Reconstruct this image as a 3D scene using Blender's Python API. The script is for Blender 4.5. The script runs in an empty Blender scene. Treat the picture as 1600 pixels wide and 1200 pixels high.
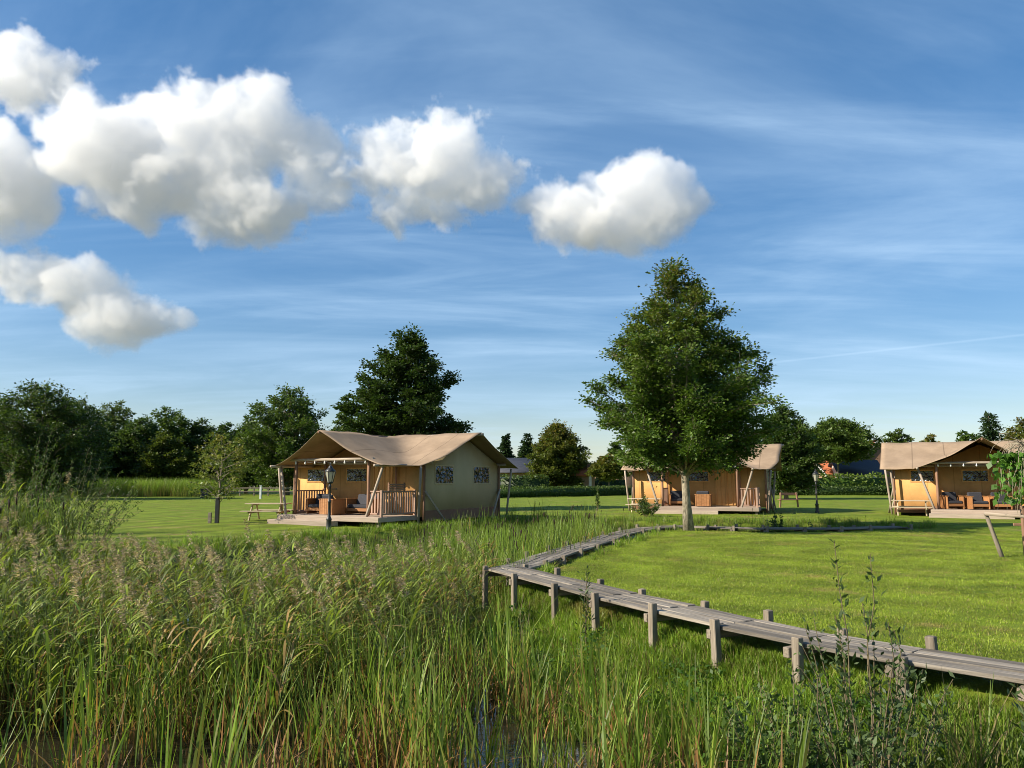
import bpy, math, random
import numpy as np
from mathutils import Vector, Matrix
R = math.radians
sc = bpy.context.scene
COL = sc.collection
# ---------------------------------------------------------------- camera
FPX = 1204.0; PITCH = R(7.1); CAMZ = 1.75
cam = bpy.data.cameras.new('camera'); co = bpy.data.objects.new('camera', cam); COL.objects.link(co)
cam.sensor_width = 36; cam.lens = 36 * FPX / 1600; cam.clip_start = .05; cam.clip_end = 20000
co.location = (0, 0, CAMZ); co.rotation_euler = (R(90) + PITCH, 0, 0); sc.camera = co
# ---------------------------------------------------------------- sun, sky, exposure
SUN_AZ = math.atan2(-.962, -.275); SUN_EL = R(31)
sv = Vector((math.sin(SUN_AZ) * math.cos(SUN_EL), math.cos(SUN_AZ) * math.cos(SUN_EL), math.sin(SUN_EL)))
sd = bpy.data.lights.new('sun', 'SUN'); so = bpy.data.objects.new('sun', sd); COL.objects.link(so)
sd.energy = 5; sd.angle = R(.5); sd.color = (1, .91, .76)
so.rotation_euler = sv.to_track_quat('Z', 'Y').to_euler(); so.location = (-30, -20, 40)
sc.view_settings.view_transform = 'Standard'; sc.view_settings.look = 'None'
sc.view_settings.exposure = .8; sc.view_settings.gamma = 1
sc.cycles.volume_bounces = 7; sc.cycles.max_bounces = 12; sc.cycles.diffuse_bounces = 4; sc.cycles.glossy_bounces = 3
sc.cycles.transmission_bounces = 6; sc.cycles.transparent_max_bounces = 8
sc.cycles.volume_step_rate = 2.0; sc.cycles.volume_max_steps = 200
sc.cycles.use_denoising = True; sc.cycles.filter_width = .95

def ray(px, py):
    v = Vector((px - 800, FPX, 600 - py)); v.normalize()
    return Matrix.Rotation(PITCH, 3, 'X') @ v
def G(px, py, z=0.0):
    """point on the horizontal plane at height z under a photo pixel"""
    r = ray(px, py); t = (z - CAMZ) / r.z
    return Vector((r.x * t, r.y * t, z))
def at(px, d):
    """ground x for a photo column at depth d"""
    return (px - 800) / FPX * d * 1.0

w = bpy.data.worlds.new('World'); sc.world = w; w.use_nodes = True
nt = w.node_tree; N = nt.nodes; L = nt.links
bg = N['Background']; bg.inputs[1].default_value = .118
sky = N.new('ShaderNodeTexSky'); sky.sky_type = 'NISHITA'; sky.sun_disc = False
sky.sun_elevation = SUN_EL; sky.sun_rotation = SUN_AZ % (2 * math.pi)
sky.air_density = 1.0; sky.dust_density = .3; sky.ozone_density = 1.6
def wn(t, **kw):
    n = N.new(t)
    for k, v in kw.items(): setattr(n, k, v)
    return n
tc = wn('ShaderNodeTexCoord')
sep = wn('ShaderNodeSeparateXYZ'); L.new(tc.outputs['Generated'], sep.inputs[0])
zz = wn('ShaderNodeMath', operation='MAXIMUM'); L.new(sep.outputs[2], zz.inputs[0]); zz.inputs[1].default_value = 0
za = wn('ShaderNodeMath', operation='ADD'); L.new(zz.outputs[0], za.inputs[0]); za.inputs[1].default_value = .12
dv = wn('ShaderNodeVectorMath', operation='DIVIDE'); L.new(tc.outputs['Generated'], dv.inputs[0])
cb = wn('ShaderNodeCombineXYZ')
for i in range(3): L.new(za.outputs[0], cb.inputs[i])
L.new(cb.outputs[0], dv.inputs[1])
def cirrus(rot, scale, lo, hi, seed, amt):
    mp = wn('ShaderNodeMapping'); mp.inputs['Rotation'].default_value = (0, 0, R(rot)); mp.inputs['Scale'].default_value = scale
    mp.inputs['Location'].default_value = (seed, seed * .7, 0)
    L.new(dv.outputs[0], mp.inputs[0])
    nz = wn('ShaderNodeTexNoise'); nz.inputs['Scale'].default_value = 1; nz.inputs['Detail'].default_value = 7
    nz.inputs['Roughness'].default_value = .58; nz.inputs['Distortion'].default_value = .5
    L.new(mp.outputs[0], nz.inputs['Vector'])
    mr = wn('ShaderNodeMapRange', interpolation_type='SMOOTHSTEP'); L.new(nz.outputs[0], mr.inputs[0])
    mr.inputs[1].default_value = lo; mr.inputs[2].default_value = hi; mr.inputs[4].default_value = amt
    return mr
c1 = cirrus(24, (.5, 1.1, 1), .40, .8, 4.6, .40)
c2 = cirrus(-12, (.7, 2.6, 1), .42, .82, 7.7, .32)
ca = wn('ShaderNodeMath', operation='ADD', use_clamp=True); L.new(c1.outputs[0], ca.inputs[0]); L.new(c2.outputs[0], ca.inputs[1])
# one old vapour trail: a thin great-circle arc low on the right
r1, r2 = ray(1220, 565), ray(1600, 523); nrm = r1.cross(r2).normalized(); mid = (r1 * .45 + r2 * .55).normalized()
dt = wn('ShaderNodeVectorMath', operation='DOT_PRODUCT'); L.new(tc.outputs['Generated'], dt.inputs[0]); dt.inputs[1].default_value = nrm
ab = wn('ShaderNodeMath', operation='ABSOLUTE'); L.new(dt.outputs['Value'], ab.inputs[0])
tr = wn('ShaderNodeMapRange', interpolation_type='SMOOTHSTEP'); L.new(ab.outputs[0], tr.inputs[0])
tr.inputs[1].default_value = 0; tr.inputs[2].default_value = .0022; tr.inputs[3].default_value = .17; tr.inputs[4].default_value = 0
dm = wn('ShaderNodeVectorMath', operation='DOT_PRODUCT'); L.new(tc.outputs['Generated'], dm.inputs[0]); dm.inputs[1].default_value = mid
tm = wn('ShaderNodeMapRange', interpolation_type='SMOOTHSTEP'); L.new(dm.outputs['Value'], tm.inputs[0])
tm.inputs[1].default_value = math.cos(R(12)); tm.inputs[2].default_value = math.cos(R(6))
tx = wn('ShaderNodeMath', operation='MULTIPLY'); L.new(tr.outputs[0], tx.inputs[0]); L.new(tm.outputs[0], tx.inputs[1])
ct = wn('ShaderNodeMath', operation='ADD', use_clamp=True); L.new(ca.outputs[0], ct.inputs[0]); L.new(tx.outputs[0], ct.inputs[1])
tn = wn('ShaderNodeMix', data_type='RGBA', blend_type='MULTIPLY'); tn.inputs[0].default_value = 1; tn.inputs[7].default_value = (.94, .95, 1.03, 1)
gm = wn('ShaderNodeGamma'); gm.inputs[1].default_value = .73; L.new(sky.outputs[0], tn.inputs[6]); L.new(tn.outputs[2], gm.inputs[0])
hs = wn('ShaderNodeHueSaturation'); hs.inputs['Saturation'].default_value = 1.5; L.new(gm.outputs[0], hs.inputs['Color'])
mx = wn('ShaderNodeMix', data_type='RGBA'); L.new(ct.outputs[0], mx.inputs[0]); L.new(hs.outputs[0], mx.inputs[6])
mx.inputs[7].default_value = (3.2, 4.4, 5.7, 1)
L.new(mx.outputs[2], bg.inputs[0])

# ---------------------------------------------------------------- helpers
def tag(o, label=None, cat=None, group=None, kind=None):
    if label: o['label'] = label
    if cat: o['category'] = cat
    if group: o['group'] = group
    if kind: o['kind'] = kind
    return o
def link(name, me, mat=None, parent=None, loc=(0, 0, 0), rot=(0, 0, 0)):
    o = bpy.data.objects.new(name, me); COL.objects.link(o)
    if mat and not me.materials: me.materials.append(mat)
    if parent: o.parent = parent
    o.location = loc; o.rotation_euler = rot
    return o
def thing(name, label, cat, loc=(0, 0, 0), rz=0.0, group=None):
    o = bpy.data.objects.new(name, None); COL.objects.link(o); o.location = loc; o.rotation_euler = (0, 0, rz)
    o.empty_display_size = .2
    return tag(o, label, cat, group)
def np_mesh(name, V, F, col=None, smooth=False):
    """V (n,3); F a list of (m,k) index arrays; col (n,3) per-vertex colour"""
    me = bpy.data.meshes.new(name); V = np.asarray(V, np.float32)
    F = [np.asarray(f, np.int32) for f in F if len(f)]
    me.vertices.add(len(V)); me.vertices.foreach_set('co', V.ravel())
    nl = sum(f.size for f in F); nf = sum(len(f) for f in F)
    me.loops.add(nl); me.polygons.add(nf)
    me.loops.foreach_set('vertex_index', np.concatenate([f.ravel() for f in F]))
    tot = np.concatenate([np.full(len(f), f.shape[1], np.int32) for f in F])
    st = np.concatenate([[0], np.cumsum(tot)[:-1]]).astype(np.int32)
    me.polygons.foreach_set('loop_start', st)
    if smooth: me.polygons.foreach_set('use_smooth', np.ones(nf, bool))
    if col is not None:
        a = me.color_attributes.new('tint', 'FLOAT_COLOR', 'POINT')
        c = np.ones((len(V), 4), np.float32); c[:, :3] = col; a.data.foreach_set('color', c.ravel())
    me.update(calc_edges=True); me.validate()
    return me
class MB:
    def __init__(s): s.v = []; s.f = []; s.c = []; s.n = 0
    def add(s, V, F, col=None):
        V = np.asarray(V, float); s.v.append(V)
        for f in F: s.f.append(np.asarray(f, int) + s.n)
        s.c.append(np.tile(np.asarray(col if col is not None else (1, 1, 1), float), (len(V), 1)) if col is None or np.ndim(col) == 1 else np.asarray(col))
        s.n += len(V)
    def mesh(s, name, smooth=False, col=True):
        by = {}
        for f in s.f: by.setdefault(f.shape[1], []).append(f)
        return np_mesh(name, np.concatenate(s.v), [np.concatenate(x) for x in by.values()], np.concatenate(s.c) if col else None, smooth)
    def tube(s, pts, rad, n=6, col=None, cap=True):
        pts = np.asarray(pts, float); m = len(pts); rad = np.broadcast_to(rad, m)
        T = np.gradient(pts, axis=0); T /= np.linalg.norm(T, axis=1)[:, None] + 1e-9
        ref = np.array([0, 0, 1.]) if abs(T[:, 2]).mean() < .8 else np.array([1., 0, 0])
        U = np.cross(T, ref); U /= np.linalg.norm(U, axis=1)[:, None] + 1e-9; W = np.cross(T, U)
        a = np.linspace(0, 2 * math.pi, n, endpoint=False)
        ring = pts[:, None] + rad[:, None, None] * (U[:, None] * np.cos(a)[None, :, None] + W[:, None] * np.sin(a)[None, :, None])
        i = np.arange(m - 1)[:, None] * n; j = np.arange(n)[None]; k = (j + 1) % n
        q = np.stack([i + j, i + k, i + n + k, i + n + j], -1).reshape(-1, 4)
        F = [q]
        if cap: F += [np.array([list(range(n))[::-1]]), np.array([[(m - 1) * n + t for t in range(n)]])]
        s.add(ring.reshape(-1, 3), F, col)
    def box(s, c, d, col=None):
        c = np.asarray(c, float); d = np.asarray(d, float) / 2
        s.add(c + d * np.array([(x, y, z) for z in (-1, 1) for y in (-1, 1) for x in (-1, 1)]),
              [np.array([[0, 2, 3, 1], [4, 5, 7, 6], [0, 1, 5, 4], [2, 6, 7, 3], [0, 4, 6, 2], [1, 3, 7, 5]])], col)
    def lathe(s, prof, n=12, c=(0, 0, 0), col=None):
        prof = np.asarray(prof, float); m = len(prof); a = np.linspace(0, 2 * math.pi, n, endpoint=False)
        V = np.stack([prof[:, :1] * np.cos(a), prof[:, :1] * np.sin(a), np.repeat(prof[:, 1:2], n, 1)], -1).reshape(-1, 3) + np.asarray(c)
        i = np.arange(m - 1)[:, None] * n; j = np.arange(n)[None]; k = (j + 1) % n
        s.add(V, [np.stack([i + j, i + k, i + n + k, i + n + j], -1).reshape(-1, 4)], col)
_cache = {}
def bevel_box(l, w_, h, b):
    key = ('b', round(l, 3), round(w_, 3), round(h, 3))
    if key in _cache: return _cache[key]
    import bmesh
    bm = bmesh.new(); bmesh.ops.create_cube(bm, size=1)
    for v in bm.verts: v.co = (v.co.x * l, v.co.y * w_, v.co.z * h)
    if b: bmesh.ops.bevel(bm, geom=list(bm.edges), offset=min(b, .3 * min(l, w_, h)), segments=1, affect='EDGES')
    me = bpy.data.meshes.new('board'); bm.to_mesh(me); bm.free(); _cache[key] = me
    return me
def cyl(l, r0, r1, n=10):
    key = ('c', round(l, 3), round(r0, 3), round(r1, 3))
    if key in _cache: return _cache[key]
    m = MB(); t = np.linspace(0, 1, 4); m.tube(np.stack([t * l - l / 2, 0 * t, 0 * t], 1), r0 + (r1 - r0) * t, n)
    me = m.mesh('pole', True, False); _cache[key] = me
    return me
def orient(p0, p1, roll=0.0):
    p0, p1 = Vector(p0), Vector(p1); x = (p1 - p0).normalized()
    up = Vector((0, 0, 1)) if abs(x.z) < .95 else Vector((0, 1, 0))
    y = up.cross(x).normalized(); z = x.cross(y)
    M = Matrix((x, y, z)).transposed()
    if roll: M = M @ Matrix.Rotation(roll, 3, 'X')
    return (p0 + p1) / 2, M.to_euler(), (p1 - p0).length
def use(name, me, mat, parent, loc, rot):
    if not me.materials: me.materials.append(mat)
    elif me.materials[0] != mat:
        k = (me.name, mat.name)
        if k not in _cache:
            m2 = me.copy(); m2.materials.clear(); m2.materials.append(mat); _cache[k] = m2
        me = _cache[k]
    o = bpy.data.objects.new(name, me); COL.objects.link(o); o.parent = parent; o.location = loc; o.rotation_euler = rot
    return o
def beam(name, p0, p1, w_, h, mat, parent, bev=.006, roll=0.0):
    c, e, l = orient(p0, p1, roll)
    return use(name, bevel_box(l, w_, h, bev), mat, parent, c, e)
def pole(name, p0, p1, r0, mat, parent, r1=None):
    c, e, l = orient(p0, p1)
    return use(name, cyl(l, r0, r1 if r1 is not None else r0), mat, parent, c, e)
def block(name, c, d, mat, parent, bev=.006, rz=0.0):
    return use(name, bevel_box(d[0], d[1], d[2], bev), mat, parent, c, (0, 0, rz))

# ---------------------------------------------------------------- materials
def new_mat(name):
    m = bpy.data.materials.new(name); m.use_nodes = True
    return m, m.node_tree.nodes, m.node_tree.links, m.node_tree.nodes['Principled BSDF']
def rgb(c): return (c[0], c[1], c[2], 1)
def surf(name, c1, c2, scale=(4, 4, 4), rough=.75, bump=.25, detail=6, rnd=.25, bscale=None, spec=.3, space='Object', transl=0, tcol=None, lo=.3, hi=.7):
    m, n, l, p = new_mat(name)
    tcn = n.new('ShaderNodeTexCoord'); mp = n.new('ShaderNodeMapping'); mp.inputs['Scale'].default_value = scale
    oi = n.new('ShaderNodeObjectInfo')
    off = n.new('ShaderNodeVectorMath'); off.operation = 'ADD'
    l.new(tcn.outputs[space], off.inputs[0])
    sm = n.new('ShaderNodeMath'); sm.operation = 'MULTIPLY'; sm.inputs[1].default_value = 37; l.new(oi.outputs['Random'], sm.inputs[0])
    l.new(sm.outputs[0], off.inputs[1]); l.new(off.outputs[0], mp.inputs[0])
    nz = n.new('ShaderNodeTexNoise'); nz.inputs['Scale'].default_value = 1; nz.inputs['Detail'].default_value = detail; nz.inputs['Roughness'].default_value = .62
    l.new(mp.outputs[0], nz.inputs['Vector'])
    mr = n.new('ShaderNodeMapRange'); l.new(nz.outputs[0], mr.inputs[0]); mr.inputs[1].default_value = lo; mr.inputs[2].default_value = hi
    mxx = n.new('ShaderNodeMix'); mxx.data_type = 'RGBA'; mxx.inputs[6].default_value = rgb(c1); mxx.inputs[7].default_value = rgb(c2)
    l.new(mr.outputs[0], mxx.inputs[0])
    rv = n.new('ShaderNodeMapRange'); l.new(oi.outputs['Random'], rv.inputs[0]); rv.inputs[3].default_value = 1 - rnd; rv.inputs[4].default_value = 1 + rnd * .6
    mu = n.new('ShaderNodeMix'); mu.data_type = 'RGBA'; mu.blend_type = 'MULTIPLY'; mu.inputs[0].default_value = 1
    l.new(mxx.outputs[2], mu.inputs[6]); l.new(rv.outputs[0], mu.inputs[7])
    l.new(mu.outputs[2], p.inputs['Base Color']); p.inputs['Roughness'].default_value = rough; p.inputs['Specular IOR Level'].default_value = spec
    if bump:
        bp = n.new('ShaderNodeBump'); bp.inputs['Strength'].default_value = bump; bp.inputs['Distance'].default_value = .02
        if bscale:
            m2 = n.new('ShaderNodeMapping'); m2.inputs['Scale'].default_value = bscale; l.new(off.outputs[0], m2.inputs[0])
            n2 = n.new('ShaderNodeTexNoise'); n2.inputs['Scale'].default_value = 1; n2.inputs['Detail'].default_value = 3; l.new(m2.outputs[0], n2.inputs['Vector'])
            l.new(n2.outputs[0], bp.inputs['Height'])
        else: l.new(nz.outputs[0], bp.inputs['Height'])
        l.new(bp.outputs[0], p.inputs['Normal'])
    if transl:
        t = n.new('ShaderNodeBsdfTranslucent'); t.inputs[0].default_value = rgb(tcol or c1)
        ms = n.new('ShaderNodeMixShader'); ms.inputs[0].default_value = transl
        l.new(p.outputs[0], ms.inputs[1]); l.new(t.outputs[0], ms.inputs[2]); l.new(ms.outputs[0], n['Material Output'].inputs[0])
    return m
def plant(name, base, vary=.35, transl=.3, rough=.5, spec=.35, tboost=(1.2, 1.25, .7)):
    """leaf material: vertex tint x base x per-object variation, partly translucent"""
    m, n, l, p = new_mat(name)
    at_ = n.new('ShaderNodeAttribute'); at_.attribute_name = 'tint'
    oi = n.new('ShaderNodeObjectInfo')
    rv = n.new('ShaderNodeMapRange'); l.new(oi.outputs['Random'], rv.inputs[0]); rv.inputs[3].default_value = 1 - vary; rv.inputs[4].default_value = 1 + vary
    mu = n.new('ShaderNodeMix'); mu.data_type = 'RGBA'; mu.blend_type = 'MULTIPLY'; mu.inputs[0].default_value = 1
    l.new(at_.outputs['Color'], mu.inputs[6]); l.new(rv.outputs[0], mu.inputs[7])
    m2 = n.new('ShaderNodeMix'); m2.data_type = 'RGBA'; m2.blend_type = 'MULTIPLY'; m2.inputs[0].default_value = 1
    l.new(mu.outputs[2], m2.inputs[6]); m2.inputs[7].default_value = rgb(base)
    l.new(m2.outputs[2], p.inputs['Base Color']); p.inputs['Roughness'].default_value = rough; p.inputs['Specular IOR Level'].default_value = spec
    tb = n.new('ShaderNodeMix'); tb.data_type = 'RGBA'; tb.blend_type = 'MULTIPLY'; tb.inputs[0].default_value = 1
    l.new(m2.outputs[2], tb.inputs[6]); tb.inputs[7].default_value = rgb(tboost)
    t = n.new('ShaderNodeBsdfTranslucent'); l.new(tb.outputs[2], t.inputs[0])
    ms = n.new('ShaderNodeMixShader'); ms.inputs[0].default_value = transl
    l.new(p.outputs[0], ms.inputs[1]); l.new(t.outputs[0], ms.inputs[2]); l.new(ms.outputs[0], n['Material Output'].inputs[0])
    return m
def flat(name, c, rough=.6, spec=.3, metal=0):
    return surf(name, c, tuple(x * .7 for x in c), (6, 6, 6), rough, .05, 3, .1, spec=spec)
M = {}
M['roof'] = surf('roof_canvas', (.30, .215, .14), (.38, .275, .185), (.9, .9, .9), .85, .12, 5, .05, (260, 260, 260), .15, transl=.06, tcol=(.5, .22, .06))
M['wall'] = surf('wall_canvas', (.50, .265, .095), (.57, .32, .12), (1.2, 1.2, .5), .85, .12, 4, .05, (9, 9, 1.2), .12)
M['khaki'] = surf('gable_canvas', (.47, .375, .215), (.55, .44, .26), (1.2, 1.2, .5), .85, .12, 4, .04, (7, 7, 1.0), .12)
M['skirt'] = surf('skirt_canvas', (.20, .105, .06), (.26, .14, .085), (2, 2, 2), .8, .1)
M['pole'] = surf('peeled_log', (.25, .195, .145), (.45, .37, .29), (1.5, 18, 18), .8, .25)
M['post'] = surf('brown_post', (.21, .115, .07), (.30, .17, .11), (1.5, 20, 20), .75, .25)
M['slat'] = surf('rail_timber', (.34, .21, .15), (.46, .30, .22), (1.5, 22, 22), .75, .25)
M['deck'] = surf('deck_timber', (.31, .24, .18), (.45, .36, .28), (1.2, 26, 26), .8, .35)
M['grey'] = surf('weathered_timber', (.085, .07, .052), (.31, .27, .22), (1.6, 26, 26), .85, .8, 8, .42, lo=.25, hi=.68)
M['greypost'] = surf('weathered_post', (.13, .105, .075), (.27, .225, .17), (2.5, 30, 30), .85, .5, 6, .25)
M['furn'] = surf('orange_timber', (.30, .13, .045), (.42, .2, .08), (1.5, 20, 20), .6, .15)
M['picnic'] = surf('picnic_timber', (.42, .33, .22), (.56, .46, .32), (1.5, 24, 24), .8, .3)
M['cushion'] = surf('dark_cushion', (.035, .035, .042), (.06, .06, .07), (30, 30, 30), .9, .2)
M['iron'] = surf('black_iron', (.012, .013, .013), (.03, .03, .03), (10, 10, 10), .45, .1, spec=.5)
M['white'] = flat('white_paint', (.78, .77, .74))
M['bark'] = surf('bark', (.13, .10, .07), (.30, .255, .19), (5, 5, 1.6), .9, .8, 8, .2)
M['palebark'] = surf('pale_bark', (.15, .125, .085), (.38, .33, .235), (16, 16, 5.0), .9, 1.0, 8, .1, lo=.38, hi=.62)
M['tile'] = surf('red_tiles', (.30, .085, .035), (.42, .14, .06), (3, 3, 8), .8, .3)
M['slate'] = surf('dark_slates', (.028, .03, .038), (.05, .053, .065), (2, 2, 8), .55, .2)
M['brick'] = surf('brown_wall', (.36, .23, .14), (.45, .3, .19), (2, 2, 6), .9, .2)
M['dark'] = flat('dark_opening', (.012, .011, .01), .4)
M['stone'] = surf('pale_stone', (.55, .54, .5), (.78, .77, .73), (5, 5, 5), .85, .4)
M['stem'] = surf('stem', (.12, .09, .05), (.2, .16, .09), (8, 8, 8), .8, .2)
def seams(m, step, dark):
    n = m.node_tree.nodes; l = m.node_tree.links; p = n['Principled BSDF']; src = p.inputs['Base Color'].links[0].from_socket
    t = n.new('ShaderNodeTexCoord'); x = n.new('ShaderNodeSeparateXYZ'); l.new(t.outputs['Object'], x.inputs[0])
    a = n.new('ShaderNodeMath'); a.operation = 'PINGPONG'; a.inputs[1].default_value = step / 2; l.new(x.outputs[0], a.inputs[0])
    r = n.new('ShaderNodeMapRange'); l.new(a.outputs[0], r.inputs[0]); r.inputs[1].default_value = .012; r.inputs[2].default_value = .03; r.inputs[3].default_value = dark; r.inputs[4].default_value = 1
    z = n.new('ShaderNodeTexNoise'); z.inputs['Scale'].default_value = .7; z.inputs['Detail'].default_value = 7; z.inputs['Roughness'].default_value = .7; l.new(t.outputs['Object'], z.inputs['Vector'])
    q = n.new('ShaderNodeMapRange'); l.new(z.outputs[0], q.inputs[0]); q.inputs[1].default_value = .35; q.inputs[2].default_value = .65; q.inputs[3].default_value = .82; q.inputs[4].default_value = 1.1
    k = n.new('ShaderNodeMath'); k.operation = 'MULTIPLY'; l.new(r.outputs[0], k.inputs[0]); l.new(q.outputs[0], k.inputs[1])
    mu = n.new('ShaderNodeMix'); mu.data_type = 'RGBA'; mu.blend_type = 'MULTIPLY'; mu.inputs[0].default_value = 1; l.new(src, mu.inputs[6]); l.new(k.outputs[0], mu.inputs[7]); l.new(mu.outputs[2], p.inputs['Base Color'])
seams(M['roof'], 1.48, .62); seams(M['wall'], 1.17, .75)
# vinyl window: dark, glossy, rippled
def vinyl():
    m, n, l, p = new_mat('window_vinyl'); p.inputs['Base Color'].default_value = (.02, .022, .024, 1)
    p.inputs['Roughness'].default_value = .16; p.inputs['Specular IOR Level'].default_value = .8; p.inputs['IOR'].default_value = 1.65
    tcn = n.new('ShaderNodeTexCoord'); nz = n.new('ShaderNodeTexNoise'); nz.inputs['Scale'].default_value = 3.0; nz.inputs['Detail'].default_value = 1.5
    nz.inputs['Distortion'].default_value = 1.5
    l.new(tcn.outputs['Object'], nz.inputs['Vector']); bp = n.new('ShaderNodeBump'); bp.inputs['Strength'].default_value = 1; bp.inputs['Distance'].default_value = .2
    l.new(nz.outputs[0], bp.inputs['Height']); l.new(bp.outputs[0], p.inputs['Normal'])
    return m
M['vinyl'] = vinyl()
def lampglass():
    m, n, l, p = new_mat('lantern_glass'); p.inputs['Base Color'].default_value = (.62, .6, .48, 1); p.inputs['Roughness'].default_value = .25
    t = n.new('ShaderNodeBsdfTranslucent'); t.inputs[0].default_value = (.7, .68, .55, 1)
    ms = n.new('ShaderNodeMixShader'); ms.inputs[0].default_value = .5
    l.new(p.outputs[0], ms.inputs[1]); l.new(t.outputs[0], ms.inputs[2]); l.new(ms.outputs[0], n['Material Output'].inputs[0])
    return m
M['glass'] = lampglass()
M['leaf'] = plant('tree_leaf', (1, 1, 1), .12, .3)
M['reed'] = plant('reed_leaf', (1, 1, 1), .35, .35)
M['grass'] = plant('grass_blade', (1, 1, 1), .25, .4)

# ---------------------------------------------------------------- pond outline and terrain
POND = np.array([(8, 1.5), (5.2, 5.6), (4.1, 7.0), (3.0, 8.6), (2.0, 10.5), (1.15, 12.4), (.55, 13.9), (.75, 15.6), (1.3, 17.6), (2.15, 20.2), (3.3, 23.2),
                 (4.6, 26.2), (6.0, 28.1), (8, 27.7), (10, 27.4), (13, 27.8), (15, 28.8), (15.6, 30.2), (14, 31.6), (10, 32.3), (6, 33.2), (3, 34.6), (1, 34.2),
                 (-.6, 32.4), (-2.0, 30.1), (-3.3, 28.2), (-4.9, 26.2), (-6.4, 23.8), (-8.2, 21.6), (-9.4, 19.4), (-11.4, 18.4), (-14.2, 18.9), (-17, 22),
                 (-20, 25), (-26, 27), (-34, 20), (-34, 2), (-20, 1), (-3, 3)], float)
def sdf(x, y):
    """distance inside the pond outline (negative on land)"""
    x = np.asarray(x, float); y = np.asarray(y, float); sh = x.shape; x = x.ravel(); y = y.ravel()
    d = np.full(x.shape, 1e9); ins = np.zeros(x.shape, bool); n = len(POND)
    for i in range(n):
        ax, ay = POND[i]; bx, by = POND[(i + 1) % n]; ex, ey = bx - ax, by - ay
        t = np.clip(((x - ax) * ex + (y - ay) * ey) / (ex * ex + ey * ey), 0, 1)
        d = np.minimum(d, np.hypot(x - ax - t * ex, y - ay - t * ey))
        c = (ay > y) != (by > y)
        with np.errstate(divide='ignore', invalid='ignore'):
            ins ^= c & (x < (bx - ax) * (y - ay) / (by - ay + 1e-12) + ax)
    return np.where(ins, d, -d).reshape(sh)
def vnoise(x, y, s, seed=0):
    """cheap smooth noise in -1..1"""
    x = np.asarray(x) / s; y = np.asarray(y) / s; r = 0
    for k, (a, b, p) in enumerate(((1.0, .63, .3), (-.71, 1.13, 1.9), (.43, -1.57, 4.1), (1.91, 1.37, 2.2))):
        r = r + np.sin(x * a * 2 + y * b * 2 + p + seed * (k + 1.7)) * (1, .9, .7, .5)[k]
    return r / 3.1
def height(x, y):
    s = sdf(x, y); t = np.clip((s + .25) / 1.9, 0, 1)
    z = -.86 * t * t * (3 - 2 * t)
    return z + .025 * vnoise(x, y, 2.2) * (s < 2) + .05 * vnoise(x, y, 9, 3) * np.clip(-s / 6, 0, 1)
WATER_Z = -.72
def axis(lo, hi, st, far):
    a = list(np.arange(lo, hi + 1e-6, st)); s = st; v = hi
    while v < far: s *= 1.35; v += s; a.append(v)
    s = st; v = lo
    b = []
    while v > -far: s *= 1.35; v -= s; b.append(v)
    return np.array(b[::-1] + a)
gx = axis(-24, 20, .32, 3000); gy = axis(-1, 40, .32, 3000)
XX, YY = np.meshgrid(gx, gy); ZZ = height(XX, YY)
nx, ny = len(gx), len(gy)
i = np.arange(ny - 1)[:, None] * nx; j = np.arange(nx - 1)[None]
me = np_mesh('ground', np.stack([XX, YY, ZZ], -1).reshape(-1, 3), [np.stack([i + j, i + j + 1, i + nx + j + 1, i + nx + j], -1).reshape(-1, 4)], None, True)
MOW_C = (8.6, 19.0, 0.0)
def mow(n, l, pos):
    d = n.new('ShaderNodeVectorMath'); d.operation = 'DISTANCE'; d.inputs[1].default_value = MOW_C; l.new(pos, d.inputs[0])
    z = n.new('ShaderNodeTexNoise'); z.inputs['Scale'].default_value = .35; z.inputs['Detail'].default_value = 3; l.new(pos, z.inputs['Vector'])
    a = n.new('ShaderNodeMath'); a.operation = 'MULTIPLY_ADD'; l.new(z.outputs[0], a.inputs[0]); a.inputs[1].default_value = 3.6; l.new(d.outputs['Value'], a.inputs[2])
    b = n.new('ShaderNodeMath'); b.operation = 'MULTIPLY'; l.new(a.outputs[0], b.inputs[0]); b.inputs[1].default_value = 3.6
    c = n.new('ShaderNodeMath'); c.operation = 'SINE'; l.new(b.outputs[0], c.inputs[0])
    r = n.new('ShaderNodeMapRange'); r.interpolation_type = 'SMOOTHSTEP'; l.new(c.outputs[0], r.inputs[0]); r.inputs[1].default_value = -.8; r.inputs[2].default_value = .9; r.inputs[3].default_value = .86; r.inputs[4].default_value = 1.13
    z2 = n.new('ShaderNodeTexNoise'); z2.inputs['Scale'].default_value = .9; z2.inputs['Detail'].default_value = 6; z2.inputs['Roughness'].default_value = .7; l.new(pos, z2.inputs['Vector'])
    r2 = n.new('ShaderNodeMapRange'); l.new(z2.outputs[0], r2.inputs[0]); r2.inputs[1].default_value = .3; r2.inputs[2].default_value = .7; r2.inputs[3].default_value = .72; r2.inputs[4].default_value = 1.28
    m = n.new('ShaderNodeMath'); m.operation = 'MULTIPLY'; l.new(r.outputs[0], m.inputs[0]); l.new(r2.outputs[0], m.inputs[1])
    return m.outputs[0]
def dry_patch(n, l, pos):
    z = n.new('ShaderNodeTexNoise'); z.inputs['Scale'].default_value = .5; z.inputs['Detail'].default_value = 6; z.inputs['Roughness'].default_value = .72; l.new(pos, z.inputs['Vector'])
    r = n.new('ShaderNodeMapRange'); r.interpolation_type = 'SMOOTHSTEP'; l.new(z.outputs[0], r.inputs[0]); r.inputs[1].default_value = .53; r.inputs[2].default_value = .69; r.inputs[4].default_value = .75
    return r.outputs[0]
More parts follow.
